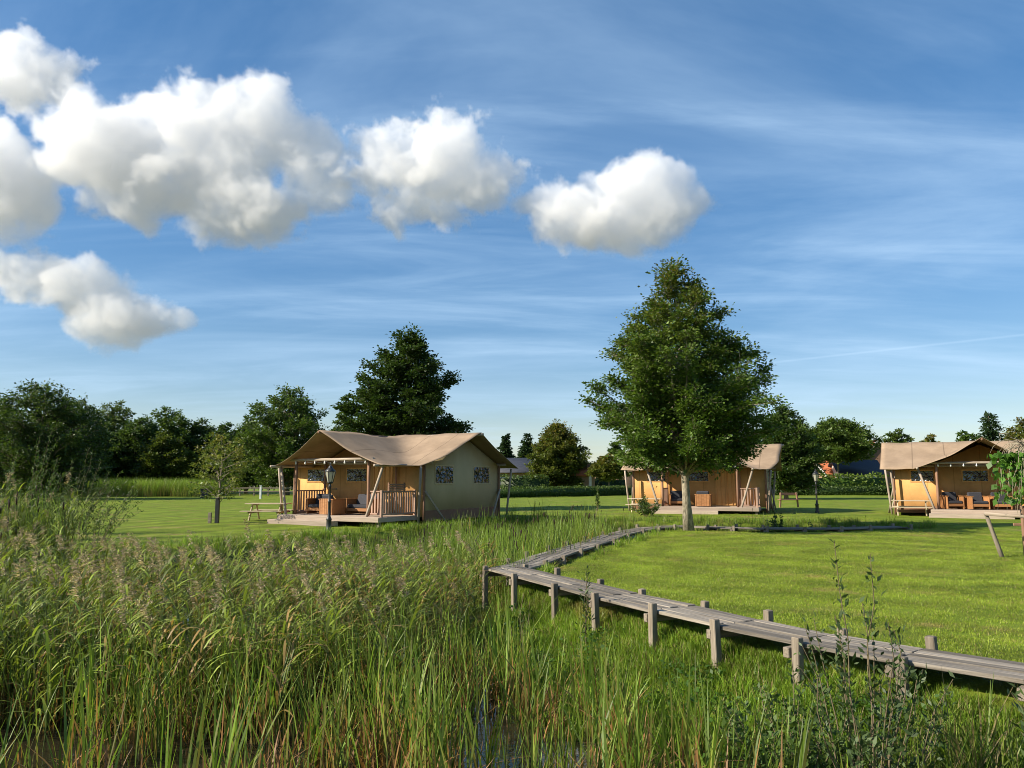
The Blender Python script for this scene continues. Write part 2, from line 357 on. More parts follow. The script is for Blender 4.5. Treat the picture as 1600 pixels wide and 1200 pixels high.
def lawn_blade_mat():
    m = plant('lawn_blade', (1, 1, 1), .15, .35); n = m.node_tree.nodes; l = m.node_tree.links
    g = n.new('ShaderNodeNewGeometry'); k = mow(n, l, g.outputs['Position']); dp = dry_patch(n, l, g.outputs['Position'])
    src = [x for x in n if x.type == 'ATTRIBUTE'][0]; tgt = [x.to_socket for x in src.outputs['Color'].links]
    mu = n.new('ShaderNodeMix'); mu.data_type = 'RGBA'; mu.blend_type = 'MULTIPLY'; mu.inputs[0].default_value = 1
    dm = n.new('ShaderNodeMix'); dm.data_type = 'RGBA'; l.new(dp, dm.inputs[0]); dm.inputs[7].default_value = (.36, .26, .10, 1)
    l.new(src.outputs['Color'], mu.inputs[6]); l.new(k, mu.inputs[7]); l.new(mu.outputs[2], dm.inputs[6])
    for t in tgt: l.new(dm.outputs[2], t)
    return m
def ground_mat():
    m, n, l, p = new_mat('lawn_and_bank')
    geo = n.new('ShaderNodeNewGeometry'); sp = n.new('ShaderNodeSeparateXYZ'); l.new(geo.outputs['Position'], sp.inputs[0])
    def noise(scale, detail=5, rough=.6, sc3=None):
        z = n.new('ShaderNodeTexNoise'); z.inputs['Scale'].default_value = scale; z.inputs['Detail'].default_value = detail; z.inputs['Roughness'].default_value = rough
        if sc3:
            mp = n.new('ShaderNodeMapping'); mp.inputs['Scale'].default_value = sc3; l.new(geo.outputs['Position'], mp.inputs[0]); l.new(mp.outputs[0], z.inputs['Vector'])
        else: l.new(geo.outputs['Position'], z.inputs['Vector'])
        return z
    def rng(src, a, b, c=0, d=1):
        r = n.new('ShaderNodeMapRange'); r.interpolation_type = 'SMOOTHSTEP'; l.new(src, r.inputs[0])
        for k, v in zip((1, 2, 3, 4), (a, b, c, d)): r.inputs[k].default_value = v
        return r.outputs[0]
    def mix(f, a, b):
        x = n.new('ShaderNodeMix'); x.data_type = 'RGBA'; l.new(f, x.inputs[0])
        for k, v in ((6, a), (7, b)):
            if isinstance(v, tuple): x.inputs[k].default_value = rgb(v)
            else: l.new(v, x.inputs[k])
        return x.outputs[2]
    fine = noise(38, 6, .7); med = noise(1.1, 6, .65); big = noise(.16, 4); streak = noise(1, 5, .6, (.25, 1.7, 1))
    c = mix(rng(med.outputs[0], .3, .7), (.125, .185, .012), (.21, .26, .022))
    c = mix(rng(big.outputs[0], .35, .65, 0, .6), c, (.15, .215, .015))
    c = mix(rng(streak.outputs[0], .45, .75, 0, .5), c, (.23, .235, .035))
    c = mix(rng(fine.outputs[0], .25, .75, .0, .55), c, (.07, .11, .009))
    c = mix(dry_patch(n, l, geo.outputs['Position']), c, (.25, .18, .07))
    kk = n.new('ShaderNodeMix'); kk.data_type = 'RGBA'; kk.blend_type = 'MULTIPLY'; kk.inputs[0].default_value = 1; l.new(c, kk.inputs[6]); l.new(mow(n, l, geo.outputs['Position']), kk.inputs[7]); c = kk.outputs[2]
    mudn = noise(3, 6, .7); mud = mix(rng(mudn.outputs[0], .35, .65), (.035, .022, .012), (.085, .05, .026))
    c = mix(rng(sp.outputs[2], -.06, -.25), c, (.045, .055, .014)); c = mix(rng(sp.outputs[2], -.4, -.62), c, mud)
    ln_ = n.new('ShaderNodeVectorMath'); ln_.operation = 'LENGTH'; l.new(geo.outputs['Position'], ln_.inputs[0])
    bounce_tone = noise(.006, 2); c = mix(rng(ln_.outputs['Value'], 140, 220), c, mix(rng(bounce_tone.outputs[0], .4, .6), (.13, .14, .06), (.2, .17, .11)))  # unseen far ground toned brown, added to cut green bounce light on the clouds
    l.new(c, p.inputs['Base Color']); p.inputs['Roughness'].default_value = .85; p.inputs['Specular IOR Level'].default_value = .15
    bp = n.new('ShaderNodeBump'); bp.inputs['Strength'].default_value = .7; bp.inputs['Distance'].default_value = .05; l.new(fine.outputs[0], bp.inputs['Height'])
    l.new(bp.outputs[0], p.inputs['Normal'])
    return m
tag(link('ground', me, ground_mat()), 'mown green lawn and muddy pond banks', None, None, 'structure')
def water_mat():
    m, n, l, p = new_mat('pond_water'); p.inputs['Base Color'].default_value = (.02, .017, .01, 1); p.inputs['Roughness'].default_value = .04
    p.inputs['Specular IOR Level'].default_value = .5
    g = n.new('ShaderNodeNewGeometry'); z = n.new('ShaderNodeTexNoise'); z.inputs['Scale'].default_value = 7; z.inputs['Detail'].default_value = 3; l.new(g.outputs['Position'], z.inputs['Vector'])
    b = n.new('ShaderNodeBump'); b.inputs['Strength'].default_value = .12; b.inputs['Distance'].default_value = .03; l.new(z.outputs[0], b.inputs['Height']); l.new(b.outputs[0], p.inputs['Normal'])
    return m
me = np_mesh('water', [(-33.5, 1.5, WATER_Z), (15.5, 1.5, WATER_Z), (15.5, 34.5, WATER_Z), (-33.5, 34.5, WATER_Z)], [np.array([[0, 1, 2, 3]])])
tag(link('water', me, water_mat()), 'dark still pond water between the reeds', None, None, 'structure')

# ---------------------------------------------------------------- clouds (real volumes)
cm = bpy.data.materials.new('cloud_vapour'); cm.use_nodes = True
cn = cm.node_tree.nodes; cn.clear()
pv = cn.new('ShaderNodeVolumePrincipled'); oo = cn.new('ShaderNodeOutputMaterial'); cm.node_tree.links.new(pv.outputs[0], oo.inputs['Volume'])
pv.inputs['Color'].default_value = (1, 1, 1, 1); pv.inputs['Density'].default_value = .034
def cloud(label, blobs, depth, noise=.9, scale=2.2, seed=0.0):
    P = []
    for (px, py, rx, ry) in blobs:
        r = ray(px, py); c = r * (depth / r.y); k = c.length / FPX; P.append((c, rx * k, ry * k))
    lo = Vector([min(c[a] - q * f for c, rx, ry in P for q in ((rx, rx * .6, ry)[a],)) for a, f in ((0, 1.35), (1, 1.25), (2, 1.4))])
    hi = Vector([max(c[a] + q * f for c, rx, ry in P for q in ((rx, rx * .6, ry)[a],)) for a, f in ((0, 1.35), (1, 1.25), (2, 1.4))])
    ctr = (lo + hi) / 2; ext = hi - lo
    me = bpy.data.meshes.new('cloud'); ob = link('cloud', me, cm, None, ctr)
    g = bpy.data.node_groups.new('cloud', 'GeometryNodeTree'); g.interface.new_socket('Geometry', in_out='OUTPUT', socket_type='NodeSocketGeometry')
    n = g.nodes; l = g.links; pos = n.new('GeometryNodeInputPosition'); acc = None
    for c, rx, ry in P:
        s = n.new('ShaderNodeVectorMath'); s.operation = 'SUBTRACT'; l.new(pos.outputs[0], s.inputs[0]); s.inputs[1].default_value = c - ctr
        d = n.new('ShaderNodeVectorMath'); d.operation = 'DIVIDE'; l.new(s.outputs[0], d.inputs[0]); d.inputs[1].default_value = (rx, rx * .6, ry)
        ln = n.new('ShaderNodeVectorMath'); ln.operation = 'LENGTH'; l.new(d.outputs[0], ln.inputs[0])
        m = n.new('ShaderNodeMath'); m.operation = 'SUBTRACT'; m.inputs[0].default_value = 1; l.new(ln.outputs['Value'], m.inputs[1])
        if acc is None: acc = m
        else:
            a = n.new('ShaderNodeMath'); a.operation = 'SMOOTH_MAX'; a.inputs[2].default_value = .12
            l.new(acc.outputs[0], a.inputs[0]); l.new(m.outputs[0], a.inputs[1]); acc = a
    nz = n.new('ShaderNodeTexNoise'); nz.noise_dimensions = '4D'; nz.inputs['W'].default_value = seed
    nz.inputs['Scale'].default_value = scale / 100; nz.inputs['Detail'].default_value = 9; nz.inputs['Roughness'].default_value = .68; nz.inputs['Distortion'].default_value = .35
    l.new(pos.outputs[0], nz.inputs['Vector'])
    nb = n.new('ShaderNodeTexNoise'); nb.noise_dimensions = '4D'; nb.inputs['W'].default_value = seed + 9
    nb.inputs['Scale'].default_value = .011; nb.inputs['Detail'].default_value = 1; l.new(pos.outputs[0], nb.inputs['Vector'])
    kb = n.new('ShaderNodeMath'); kb.operation = 'MULTIPLY_ADD'; l.new(nb.outputs[0], kb.inputs[0]); kb.inputs[1].default_value = .9; kb.inputs[2].default_value = -.45
    ab_ = n.new('ShaderNodeMath'); ab_.operation = 'ADD'; l.new(acc.outputs[0], ab_.inputs[0]); l.new(kb.outputs[0], ab_.inputs[1]); acc = ab_
    k = n.new('ShaderNodeMath'); k.operation = 'MULTIPLY_ADD'; l.new(nz.outputs[0], k.inputs[0]); k.inputs[1].default_value = noise * 2; k.inputs[2].default_value = -noise
    s = n.new('ShaderNodeMath'); s.operation = 'ADD'; l.new(acc.outputs[0], s.inputs[0]); l.new(k.outputs[0], s.inputs[1])
    mr = n.new('ShaderNodeMapRange'); l.new(s.outputs[0], mr.inputs[0]); mr.inputs[1].default_value = .05; mr.inputs[2].default_value = .22
    vc = n.new('GeometryNodeVolumeCube'); l.new(mr.outputs[0], vc.inputs['Density'])
    vc.inputs['Min'].default_value = -ext / 2; vc.inputs['Max'].default_value = ext / 2
    for a in range(3): vc.inputs['Resolution ' + 'XYZ'[a]].default_value = max(8, int(ext[a] / 2.5))
    sm = n.new('GeometryNodeSetMaterial'); l.new(vc.outputs[0], sm.inputs[0]); sm.inputs['Material'].default_value = cm
    o = n.new('NodeGroupOutput'); l.new(sm.outputs[0], o.inputs[0])
    ob.modifiers.new('vapour', 'NODES').node_group = g
    return tag(ob, label, 'cloud', 'white clouds in the blue sky', 'stuff')
cloud('largest white cumulus cloud, upper left with a grey base', [(190, 225, 108, 74), (295, 188, 68, 62), (400, 210, 92, 74), (470, 245, 66, 74), (390, 325, 100, 52), (235, 300, 100, 54), (505, 295, 50, 46), (125, 200, 62, 50), (320, 270, 105, 56)], 1000, 1.15, 2.3, 1.0)
cloud('white cumulus cloud cut off by the left edge', [(5, 300, 80, 62), (-40, 280, 100, 72)], 1000, 1.1, 2.3, 2.0)
cloud('thin ragged cloud in the top left corner', [(5, 120, 75, 38), (75, 110, 52, 28), (15, 75, 34, 26)], 1050, 1.8, 2.8, 2.5)
cloud('ragged white cloud between two larger cumulus clouds', [(610, 250, 75, 60), (675, 260, 95, 72), (755, 280, 75, 45), (645, 320, 70, 48), (680, 215, 50, 45), (585, 225, 40, 40)], 1000, 1.6, 2.7, 3.0)
cloud('rounded white cumulus cloud above the tall tree', [(915, 325, 88, 58), (1005, 318, 95, 62), (1040, 285, 52, 44), (935, 356, 105, 42), (845, 312, 50, 24), (1075, 318, 48, 38)], 1000, 1.05, 2.2, 4.0)
cloud('long flat grey and white cloud low at left', [(-10, 418, 60, 34), (55, 432, 70, 38), (120, 455, 75, 42), (175, 495, 85, 40), (235, 498, 62, 30), (275, 496, 36, 22)], 1000, 1.2, 3.0, 5.3)

# ---------------------------------------------------------------- trees
def leaf_faces(P, axis_, nrm_, ln, wd, fold=.18):
    """diamond leaves: P base points, axis and normal unit-ish arrays"""
    a = axis_ / (np.linalg.norm(axis_, axis=1)[:, None] + 1e-9)
    s = np.cross(a, nrm_); s /= np.linalg.norm(s, axis=1)[:, None] + 1e-9; n = np.cross(s, a)
    ln = np.asarray(ln)[:, None]; wd = np.asarray(wd)[:, None]
    V = np.stack([P, P + a * ln * .45 + s * wd * .5 + n * ln * fold, P + a * ln, P + a * ln * .45 - s * wd * .5 + n * ln * fold], 1).reshape(-1, 3)
    F = np.arange(len(P) * 4).reshape(-1, 4)
    return V, F
def make_crown(seed, prof, base, nprim, nsec, nleaf, lsize, cols, elev=(25, 55), spread=.28, top_col=None, inner=.25, branch_r=.03, lean=(0, 0), droop=0.0, trunk_r=.15, bark_to=.96):
    """returns trunk mesh and crown mesh; prof = [(height, radius)...] envelope in metres"""
    rg = np.random.default_rng(seed); hs = np.array([p[0] for p in prof]); rs = np.array([p[1] for p in prof]); H = hs[-1]
    tb = MB()
    t = np.linspace(0, 1, 9); wob = np.stack([np.sin(t * 5 + seed) * .015 * H * t + lean[0] * t, np.cos(t * 4 + seed) * .015 * H * t + lean[1] * t, t * H * bark_to], 1)
    rad = trunk_r * np.clip(1 - t, .04, 1) ** .8; rad[0] *= 1.35; tb.tube(wob, rad, 9)
    LP, LA, LN, LS, LH = [], [], [], [], []
    # heights weighted by envelope radius
    hh = np.linspace(hs[0], H, 200); wgt = np.interp(hh, hs, rs) + .12 * rs.max(); cdf = np.cumsum(wgt) / wgt.sum()
    for k in range(nprim):
        ht = np.interp((k + rg.random()) / nprim, cdf, hh); az = k * 2.39996 + rg.normal(0, .25)
        bump_ = 1 + (.3 if lsize < .13 else .2) * math.sin(3 * az + seed) * math.sin(ht * 2.1 + seed) + .1 * math.sin(5 * az + ht * 3)
        rt = np.interp(ht, hs, rs) * (.58 + .48 * rg.random() ** .8 + (.14 if rg.random() < .12 else 0)) * bump_
        el = R(rg.uniform(*elev)); ho = max(base * .85 + .04 * H * rg.random(), ht - rt * math.tan(el)); ho = min(ho, H * .96)
        c0 = np.array([np.interp(ho / H / bark_to, t, wob[:, 0]), np.interp(ho / H / bark_to, t, wob[:, 1]), ho])
        tip = np.array([math.cos(az) * rt + c0[0], math.sin(az) * rt + c0[1], ht])
        s = np.linspace(0, 1, 6)[:, None]; B = c0 + (tip - c0) * s; ln = np.linalg.norm(tip - c0)
        B[:, 2] += np.sin(s[:, 0] * math.pi) * ln * (.1 - droop); B += rg.normal(0, .018, B.shape) * ln * s
        tb.tube(B, branch_r * (ln / 3 + .3) * np.linspace(1, .15, 6), 5, cap=False)
        bd = (tip - c0) / (ln + 1e-9)
        m = max(3, int(nsec * (.45 + .55 * min(1.5, ln / (rs.max() + .01)))))
        tt = inner + (1 - inner) * np.sqrt(rg.random(m)); tt[:2] = 1
        for q in tt:
            f = q * 5; i0 = min(4, int(f)); p = B[i0] + (B[i0 + 1] - B[i0]) * (f - i0)
            d = bd * (.5 + .5 * q) + rg.normal(0, .55, 3); d[2] = d[2] * .6 + .12 - droop; d /= np.linalg.norm(d) + 1e-9
            tl = spread * rs.max() * (.5 + .8 * rg.random()) * (1.05 - .35 * q)
            if m < 60 and tl * branch_r > .006: tb.tube(np.stack([p, p + d * tl]), [branch_r * .22, branch_r * .06], 3, cap=False)
            u = rg.random(nleaf); side = rg.normal(0, 1, (nleaf, 3)); side[:, 2] *= .45
            pt = p + d * (u[:, None] * tl) + side * (.16 * tl + .3 * lsize)
            LP.append(pt); LA.append(d * .7 + side * .8 + np.array([0, 0, -.15])); 
            nn = rg.normal(0, .55, (nleaf, 3)); nn[:, 2] += .9; LN.append(nn)
            LS.append(lsize * rg.uniform(.65, 1.25, nleaf)); LH.append(np.full(nleaf, rg.random()))
    ni = nprim * (3 if lsize < .13 else 5); hi_ = np.interp(rg.random(ni), cdf, hh); ri = np.interp(hi_, hs, rs) * .68 * np.sqrt(rg.random(ni)); ai = rg.random(ni) * 6.283  # oversized leaves added inside the crown, toned dark to block light there
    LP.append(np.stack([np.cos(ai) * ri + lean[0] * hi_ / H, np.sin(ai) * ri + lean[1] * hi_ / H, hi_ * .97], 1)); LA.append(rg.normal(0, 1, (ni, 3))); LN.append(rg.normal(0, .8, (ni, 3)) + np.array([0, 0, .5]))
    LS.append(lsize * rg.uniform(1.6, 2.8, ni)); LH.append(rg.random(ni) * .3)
    P = np.concatenate(LP); A = np.concatenate(LA); Nn = np.concatenate(LN); S = np.concatenate(LS); Hh = np.concatenate(LH)
    ok = P[:, 2] > .12
    P, A, Nn, S, Hh = P[ok], A[ok], Nn[ok], S[ok], Hh[ok]
    V, F = leaf_faces(P, A, Nn, S, S * .62)
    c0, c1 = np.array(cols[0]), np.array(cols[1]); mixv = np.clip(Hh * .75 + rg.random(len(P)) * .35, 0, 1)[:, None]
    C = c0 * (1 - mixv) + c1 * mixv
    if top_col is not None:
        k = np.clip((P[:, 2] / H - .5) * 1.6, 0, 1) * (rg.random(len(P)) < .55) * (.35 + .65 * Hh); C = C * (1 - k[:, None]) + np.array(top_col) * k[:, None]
    C = C * rg.uniform(.75, 1.25, (len(P), 1))
    return tb.mesh('trunk', True, False), np_mesh('crown', V, [F], np.repeat(C, 4, 0))
def place_tree(name, label, meshes, x, y, rz=0.0, s=(1, 1, 1), group=None, bark='bark', leaf='leaf', cat='tree'):
    z = float(height(np.array([x]), np.array([y]))[0]) - .03
    r = thing(name, label, cat, (x, y, z), rz, group); r.scale = s
    link('trunk', meshes[0], M[bark], r); link('crown', meshes[1], M[leaf], r)
    return r
DARK = ((.032, .062, .012), (.085, .135, .026)); MID = ((.042, .085, .014), (.115, .17, .03)); YEL = ((.06, .10, .016), (.15, .165, .026)); LIT = ((.06, .095, .014), (.13, .16, .025)); PALE = ((.05, .085, .022), (.11, .15, .045)); CON = ((.018, .040, .014), (.042, .075, .028))
# the tall hornbeam beside the boardwalk
TX, TD = at(1072, 27.0), 27.0
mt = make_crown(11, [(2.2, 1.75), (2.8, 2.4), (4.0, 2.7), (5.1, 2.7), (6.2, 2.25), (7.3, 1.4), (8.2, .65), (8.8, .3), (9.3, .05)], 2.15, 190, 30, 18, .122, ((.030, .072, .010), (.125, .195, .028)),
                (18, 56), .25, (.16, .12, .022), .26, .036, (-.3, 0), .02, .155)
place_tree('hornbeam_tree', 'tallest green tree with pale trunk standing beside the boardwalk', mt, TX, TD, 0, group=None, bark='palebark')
# the dark tree behind the first tent
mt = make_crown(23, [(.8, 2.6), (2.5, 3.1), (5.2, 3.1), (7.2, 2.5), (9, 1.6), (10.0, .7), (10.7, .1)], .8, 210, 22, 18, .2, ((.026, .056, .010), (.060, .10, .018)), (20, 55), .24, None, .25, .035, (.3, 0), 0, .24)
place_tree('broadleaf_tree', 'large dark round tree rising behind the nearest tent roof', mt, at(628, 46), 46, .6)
# sapling with stakes on the lawn at left
mt = make_crown(5, [(1.0, .5), (1.6, 1.0), (2.4, 1.15), (3.0, .9), (3.6, .25)], .8, 42, 9, 10, .085, ((.09, .145, .02), (.22, .24, .04)), (10, 50), .3, (.22, .15, .03), .35, .022, (.1, 0), .03, .05)
sap = place_tree('young_tree', 'small yellowing sapling tied to a dark stake on the lawn', mt, at(345, 31.4), 31.4, 0)
block('stake', (.04, -.08, .5), (.15, .12, 1.06), M['iron'], sap); block('short_stake', (-.24, -.1, .2), (.12, .1, .5), M['greypost'], sap)
# trees of the edges: photo column, depth, top row, half width in px, colours, label
def envelope(Hm, Rm, kind):
    if kind == 'cone': return [(.3, Rm), (.25 * Hm, Rm * .85), (.55 * Hm, Rm * .52), (.8 * Hm, Rm * .24), (Hm, .05)]
    if kind == 'tall': return [(.1 * Hm, Rm * .75), (.3 * Hm, Rm), (.55 * Hm, Rm * .95), (.8 * Hm, Rm * .55), (Hm, .1)]
    if kind == 'lift': return [(.47 * Hm, Rm * .75), (.58 * Hm, Rm), (.72 * Hm, Rm * .95), (.88 * Hm, Rm * .65), (Hm, Rm * .12)]
    return [(.08 * Hm, Rm * .8), (.3 * Hm, Rm), (.6 * Hm, Rm), (.82 * Hm, Rm * .72), (Hm, Rm * .12)]
TREES = [
 (58, 70, 597, 86, 'round', DARK, 'big dark tree closing the view at the far left', 120, 16),
 (-45, 78, 625, 80, 'round', DARK, 'dark tree cut by the left edge behind the biggest one', 60, 12),
 (120, 88, 622, 48, 'round', DARK, 'dark tree just right of the big leftmost tree', 60, 12),
 (178, 104, 627, 46, 'round', PALE, 'pale green topped tree in the wood at left', 70, 12),
 (215, 98, 652, 40, 'round', DARK, 'low dark tree in the middle of the left wood', 60, 12),
 (262, 108, 637, 46, 'round', MID, 'tall rounded tree at the middle of the left wood', 70, 12),
 (258, 90, 677, 38, 'round', LIT, 'yellow green bushy tree at the front of the left wood', 70, 12),
 (312, 110, 656, 42, 'round', DARK, 'dark tree behind the yellow green bushy tree', 60, 12),
 (352, 104, 660, 30, 'round', DARK, 'dark tree behind the staked sapling', 50, 12),
 (150, 96, 672, 48, 'round', DARK, 'low dark tree filling the wood under the pale topped one', 60, 12),
 (388, 99, 650, 34, 'tall', DARK, 'slim tree left of the tree behind the picnic table', 60, 12),
 (452, 92, 604, 62, 'round', MID, 'large round tree behind the picnic table and nearest tent', 110, 15),
 (538, 70, 610, 20, 'tall', PALE, 'thin pale tree peeping out left of the dark round tree', 40, 9),
 (790, 125, 677, 17, 'cone', CON, 'dark pointed conifer above the slate cottage roof', 60, 10),
 (824, 118, 679, 22, 'cone', CON, 'second pointed conifer, beside the yellowing tree', 60, 10),
 (870, 97, 660, 42, 'tall', YEL, 'yellowing broad tree behind the clipped hedge', 110, 14),
 (950, 93, 714, 25, 'lift', YEL, 'low bronze tree next to the white porch column', 50, 11),
 (962, 122, 690, 18, 'tall', DARK, 'thin tree just left of the middle tent roof', 40, 10),
 (1224, 72, 632, 50, 'tall', DARK, 'dark tree standing behind the right end of the middle tent', 110, 14),
 (1180, 108, 668, 36, 'round', DARK, 'dark tree hidden behind the hornbeam crown', 50, 12),
 (1306, 100, 655, 52, 'lift', MID, 'wide round tree in front of the red tiled houses', 110, 14),
 (1402, 118, 671, 24, 'round', MID, 'small round treetop above the left end of the right tent', 50, 10),
 (1452, 118, 679, 20, 'round', YEL, 'brownish treetop above the ridge of the right tent', 40, 10),
 (1545, 74, 640, 36, 'cone', CON, 'spreading conifer behind the right tent porch', 60, 12),
 (1510, 100, 672, 26, 'round', MID, 'low green treetop left of the spreading conifer', 40, 10),
 (1600, 78, 657, 44, 'round', YEL, 'bronze tree at the right edge behind the tent', 60, 12),
]
for k, (px, d, ty, hw, kind, cols, label, npr, nsec) in enumerate(TREES):
    by = 750 + FPX * CAMZ / d; Hm = (by - ty) / FPX * d; Rm = hw / FPX * d * .95; Hm *= .97
    ls = .0028 * d + .05
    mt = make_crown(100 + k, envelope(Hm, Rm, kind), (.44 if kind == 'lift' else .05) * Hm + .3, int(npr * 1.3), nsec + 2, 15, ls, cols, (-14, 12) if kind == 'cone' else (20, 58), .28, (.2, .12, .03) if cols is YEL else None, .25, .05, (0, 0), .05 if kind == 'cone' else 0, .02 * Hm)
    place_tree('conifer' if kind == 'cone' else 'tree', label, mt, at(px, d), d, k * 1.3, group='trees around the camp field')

# ---------------------------------------------------------------- hedges
def hedge(label, p0, p1, th, h, cols, lsize, dens, seed, wav=.04):
    rg = np.random.default_rng(seed); p0 = np.array(p0, float); p1 = np.array(p1, float); Ln = np.linalg.norm(p1 - p0); u = (p1 - p0) / Ln; v = np.array([-u[1], u[0]])
    r = thing('hedge', label, 'hedge', (*((p0 + p1) / 2), 0), math.atan2(u[1], u[0]))
    core = MB(); core.box((0, 0, h * .45), (Ln - .1, th * .7, h * .86)); link('core', core.mesh('core', False, True), M['leaf'], r)
    for a in (r.children[0].data.color_attributes['tint'],): a.data.foreach_set('color', np.tile(np.array([*cols[0], 1.0], np.float32), len(a.data)))
    n = int(Ln * (2 * h + th) * dens); s = rg.random(n) * (2 * h + th)
    x = (rg.random(n) - .5) * Ln; yy = np.where(s < h, -th / 2, np.where(s < h + th, s - h - th / 2, th / 2)); z = np.where(s < h, s, np.where(s < h + th, h, 2 * h + th - s))
    z = np.clip(z * (1 + wav * vnoise(x, yy, 1.3, seed)), .02, None)
    P = np.stack([x, yy, z], 1) + rg.normal(0, .05, (n, 3))
    Nn = rg.normal(0, .7, (n, 3)); Nn[:, 2] += .5; Nn[:, 1] += np.sign(yy) * .4; A = rg.normal(0, 1, (n, 3))
    S = lsize * rg.uniform(.6, 1.3, n); V, F = leaf_faces(P, A, Nn, S, S * .65)
    mixv = rg.random((n, 1)); C = np.array(cols[0]) * (1 - mixv) + np.array(cols[1]) * mixv
    link('foliage', np_mesh('foliage', V, [F], np.repeat(C, 4, 0)), M['leaf'], r)
hedge('low clipped hedge between the nearest and middle tents', (at(745, 76), 75), (at(985, 88), 90), 1.0, .98, MID, .16, 60, 1)
hedge('low clipped dark hedge between the middle and right tents', (at(1170, 90), 90), (at(1400, 88), 88), 1.0, .93, DARK, .18, 55, 2)
hedge('taller dark hedge in front of the slate cottage', (at(782, 93), 93), (at(858, 93), 93), 1.4, 2.2, DARK, .24, 30, 3, .1)
hedge('bright green shaggy hedge below the red tiled roofs', (at(1246, 95), 95), (at(1378, 95), 95), 1.6, 2.25, ((.06, .12, .015), (.17, .23, .03)), .3, 26, 4, .16)
hedge('dark thicket behind the white porch column', (at(885, 101), 101), (at(975, 101), 101), 1.5, 2.0, DARK, .28, 22, 6, .2)

# ---------------------------------------------------------------- far houses
def house(name, label, x, y, rz, Lx, Wy, eave, ridge, wallm, roofm, over=.35, wins=(), barge=True, chimney=False):
    r = thing(name, label, 'house', (x, y, 0), rz)
    m = MB(); a, b = Lx / 2, Wy / 2
    m.add([(-a, -b, 0), (a, -b, 0), (a, b, 0), (-a, b, 0), (-a, -b, eave), (a, -b, eave), (a, b, eave), (-a, b, eave), (-a, 0, ridge - .05), (a, 0, ridge - .05)],
          [np.array([[0, 1, 5, 4], [2, 3, 7, 6]]), np.array([[1, 2, 6, 9, 5], [3, 0, 4, 8, 7]])])
    link('wall', m.mesh('wall', False, False), wallm, r)
    sl = (ridge - eave) / b; ro = None
    for s in (-1, 1):
        e = b + over; z0 = ridge - sl * e; m = MB(); t = .12
        m.add([(-a - over, s * e, z0), (a + over, s * e, z0), (a + over, 0, ridge), (-a - over, 0, ridge), (-a - over, s * e, z0 + t), (a + over, s * e, z0 + t), (a + over, 0, ridge + t), (-a - over, 0, ridge + t)],
              [np.array([[0, 1, 2, 3], [7, 6, 5, 4], [0, 4, 5, 1], [1, 5, 6, 2], [2, 6, 7, 3], [3, 7, 4, 0]])])
        ro = link('roof', m.mesh('roof', False, False), roofm, r)
        if barge:
            for q in (-1, 1): beam('bargeboard', (q * (a + over + .04), s * (e + .05), z0 + .02), (q * (a + over + .04), s * .02, ridge + .06), .07, .28, M['white'], r)
    if chimney: block('chimney', (a * .4, .2, ridge + .35), (.6, .6, 1.2), M['brick'], r)
    for (wx, wz, ww, wh) in wins:
        wn_ = block('window', (wx, -b - .03, wz), (ww, .08, wh), M['white'], r); 
        block('pane', (0, -.045, 0), (ww - .16, .03, wh - .16), M['vinyl'], wn_)
house('cottage', 'cottage with dark slate roof behind the taller dark hedge', at(822, 100), 103, .05, 11, 6, 2.9, 4.55, M['brick'], M['slate'], .5, [(-3.4, 1.5, 1.2, 1.2), (-.8, 1.5, 1.2, 1.2), (2.2, 1.5, 1.2, 1.2)], False)
house('cottage', 'cottage with white gable edge just left of the middle tent', at(975, 104), 108, 1.15, 8, 6, 3.1, 4.9, M['brick'], M['slate'], .4, [(0, 1.5, 1.2, 1.2)])
house('cottage', 'low red tiled house with white bargeboard behind the round tree', at(1316, 104), 109, .35, 6.5, 6.5, 2.3, 5.6, M['brick'], M['tile'], .3, [(-1.5, 1.4, 1, 1.1), (1.3, 1.4, 1, 1.1)], True, True)
house('outbuilding', 'black roofed outbuilding with pale posts beside the red tiled house', at(1347, 102), 105, -.06, 5.2, 4.6, 2.7, 4.35, M['white'], M['slate'], .5, [(-1.6, 1.3, .9, 1.6), (0, 1.3, .9, 1.6), (1.6, 1.3, .9, 1.6)], False)
house('farmhouse', 'red roofed farmhouse gable with white edges above the right tent', at(1364, 115), 118, 1.5, 10, 7, 3.4, 7.5, M['post'], M['tile'], .35, [], True)
house('summerhouse', 'small summerhouse with red roof and white porch column', at(899, 98), 98, 0, 4.5, 3, 2.6, 3.75, M['brick'], M['tile'], .5, [(-.3, 1.4, 1.4, 1.2)], False)
r = [o for o in COL.objects if o.name.startswith('summerhouse')][0]
block('porch_column', (1.6, -2.05, 1.3), (.32, .32, 2.6), M['white'], r)
s_ = thing('garden_cabinet', 'small orange wooden cabinet above the dark clipped hedge', 'cabinet', (at(1237, 92), 92, 0))
block('body', (0, 0, .8), (.9, .6, 1.6), M['furn'], s_); block('lid', (0, 0, 1.63), (1.0, .7, .07), M['slate'], s_)
for q in (-.5, .5): block('door_post', (q, -.28, .8), (.12, .12, 1.6), M['white'], s_)

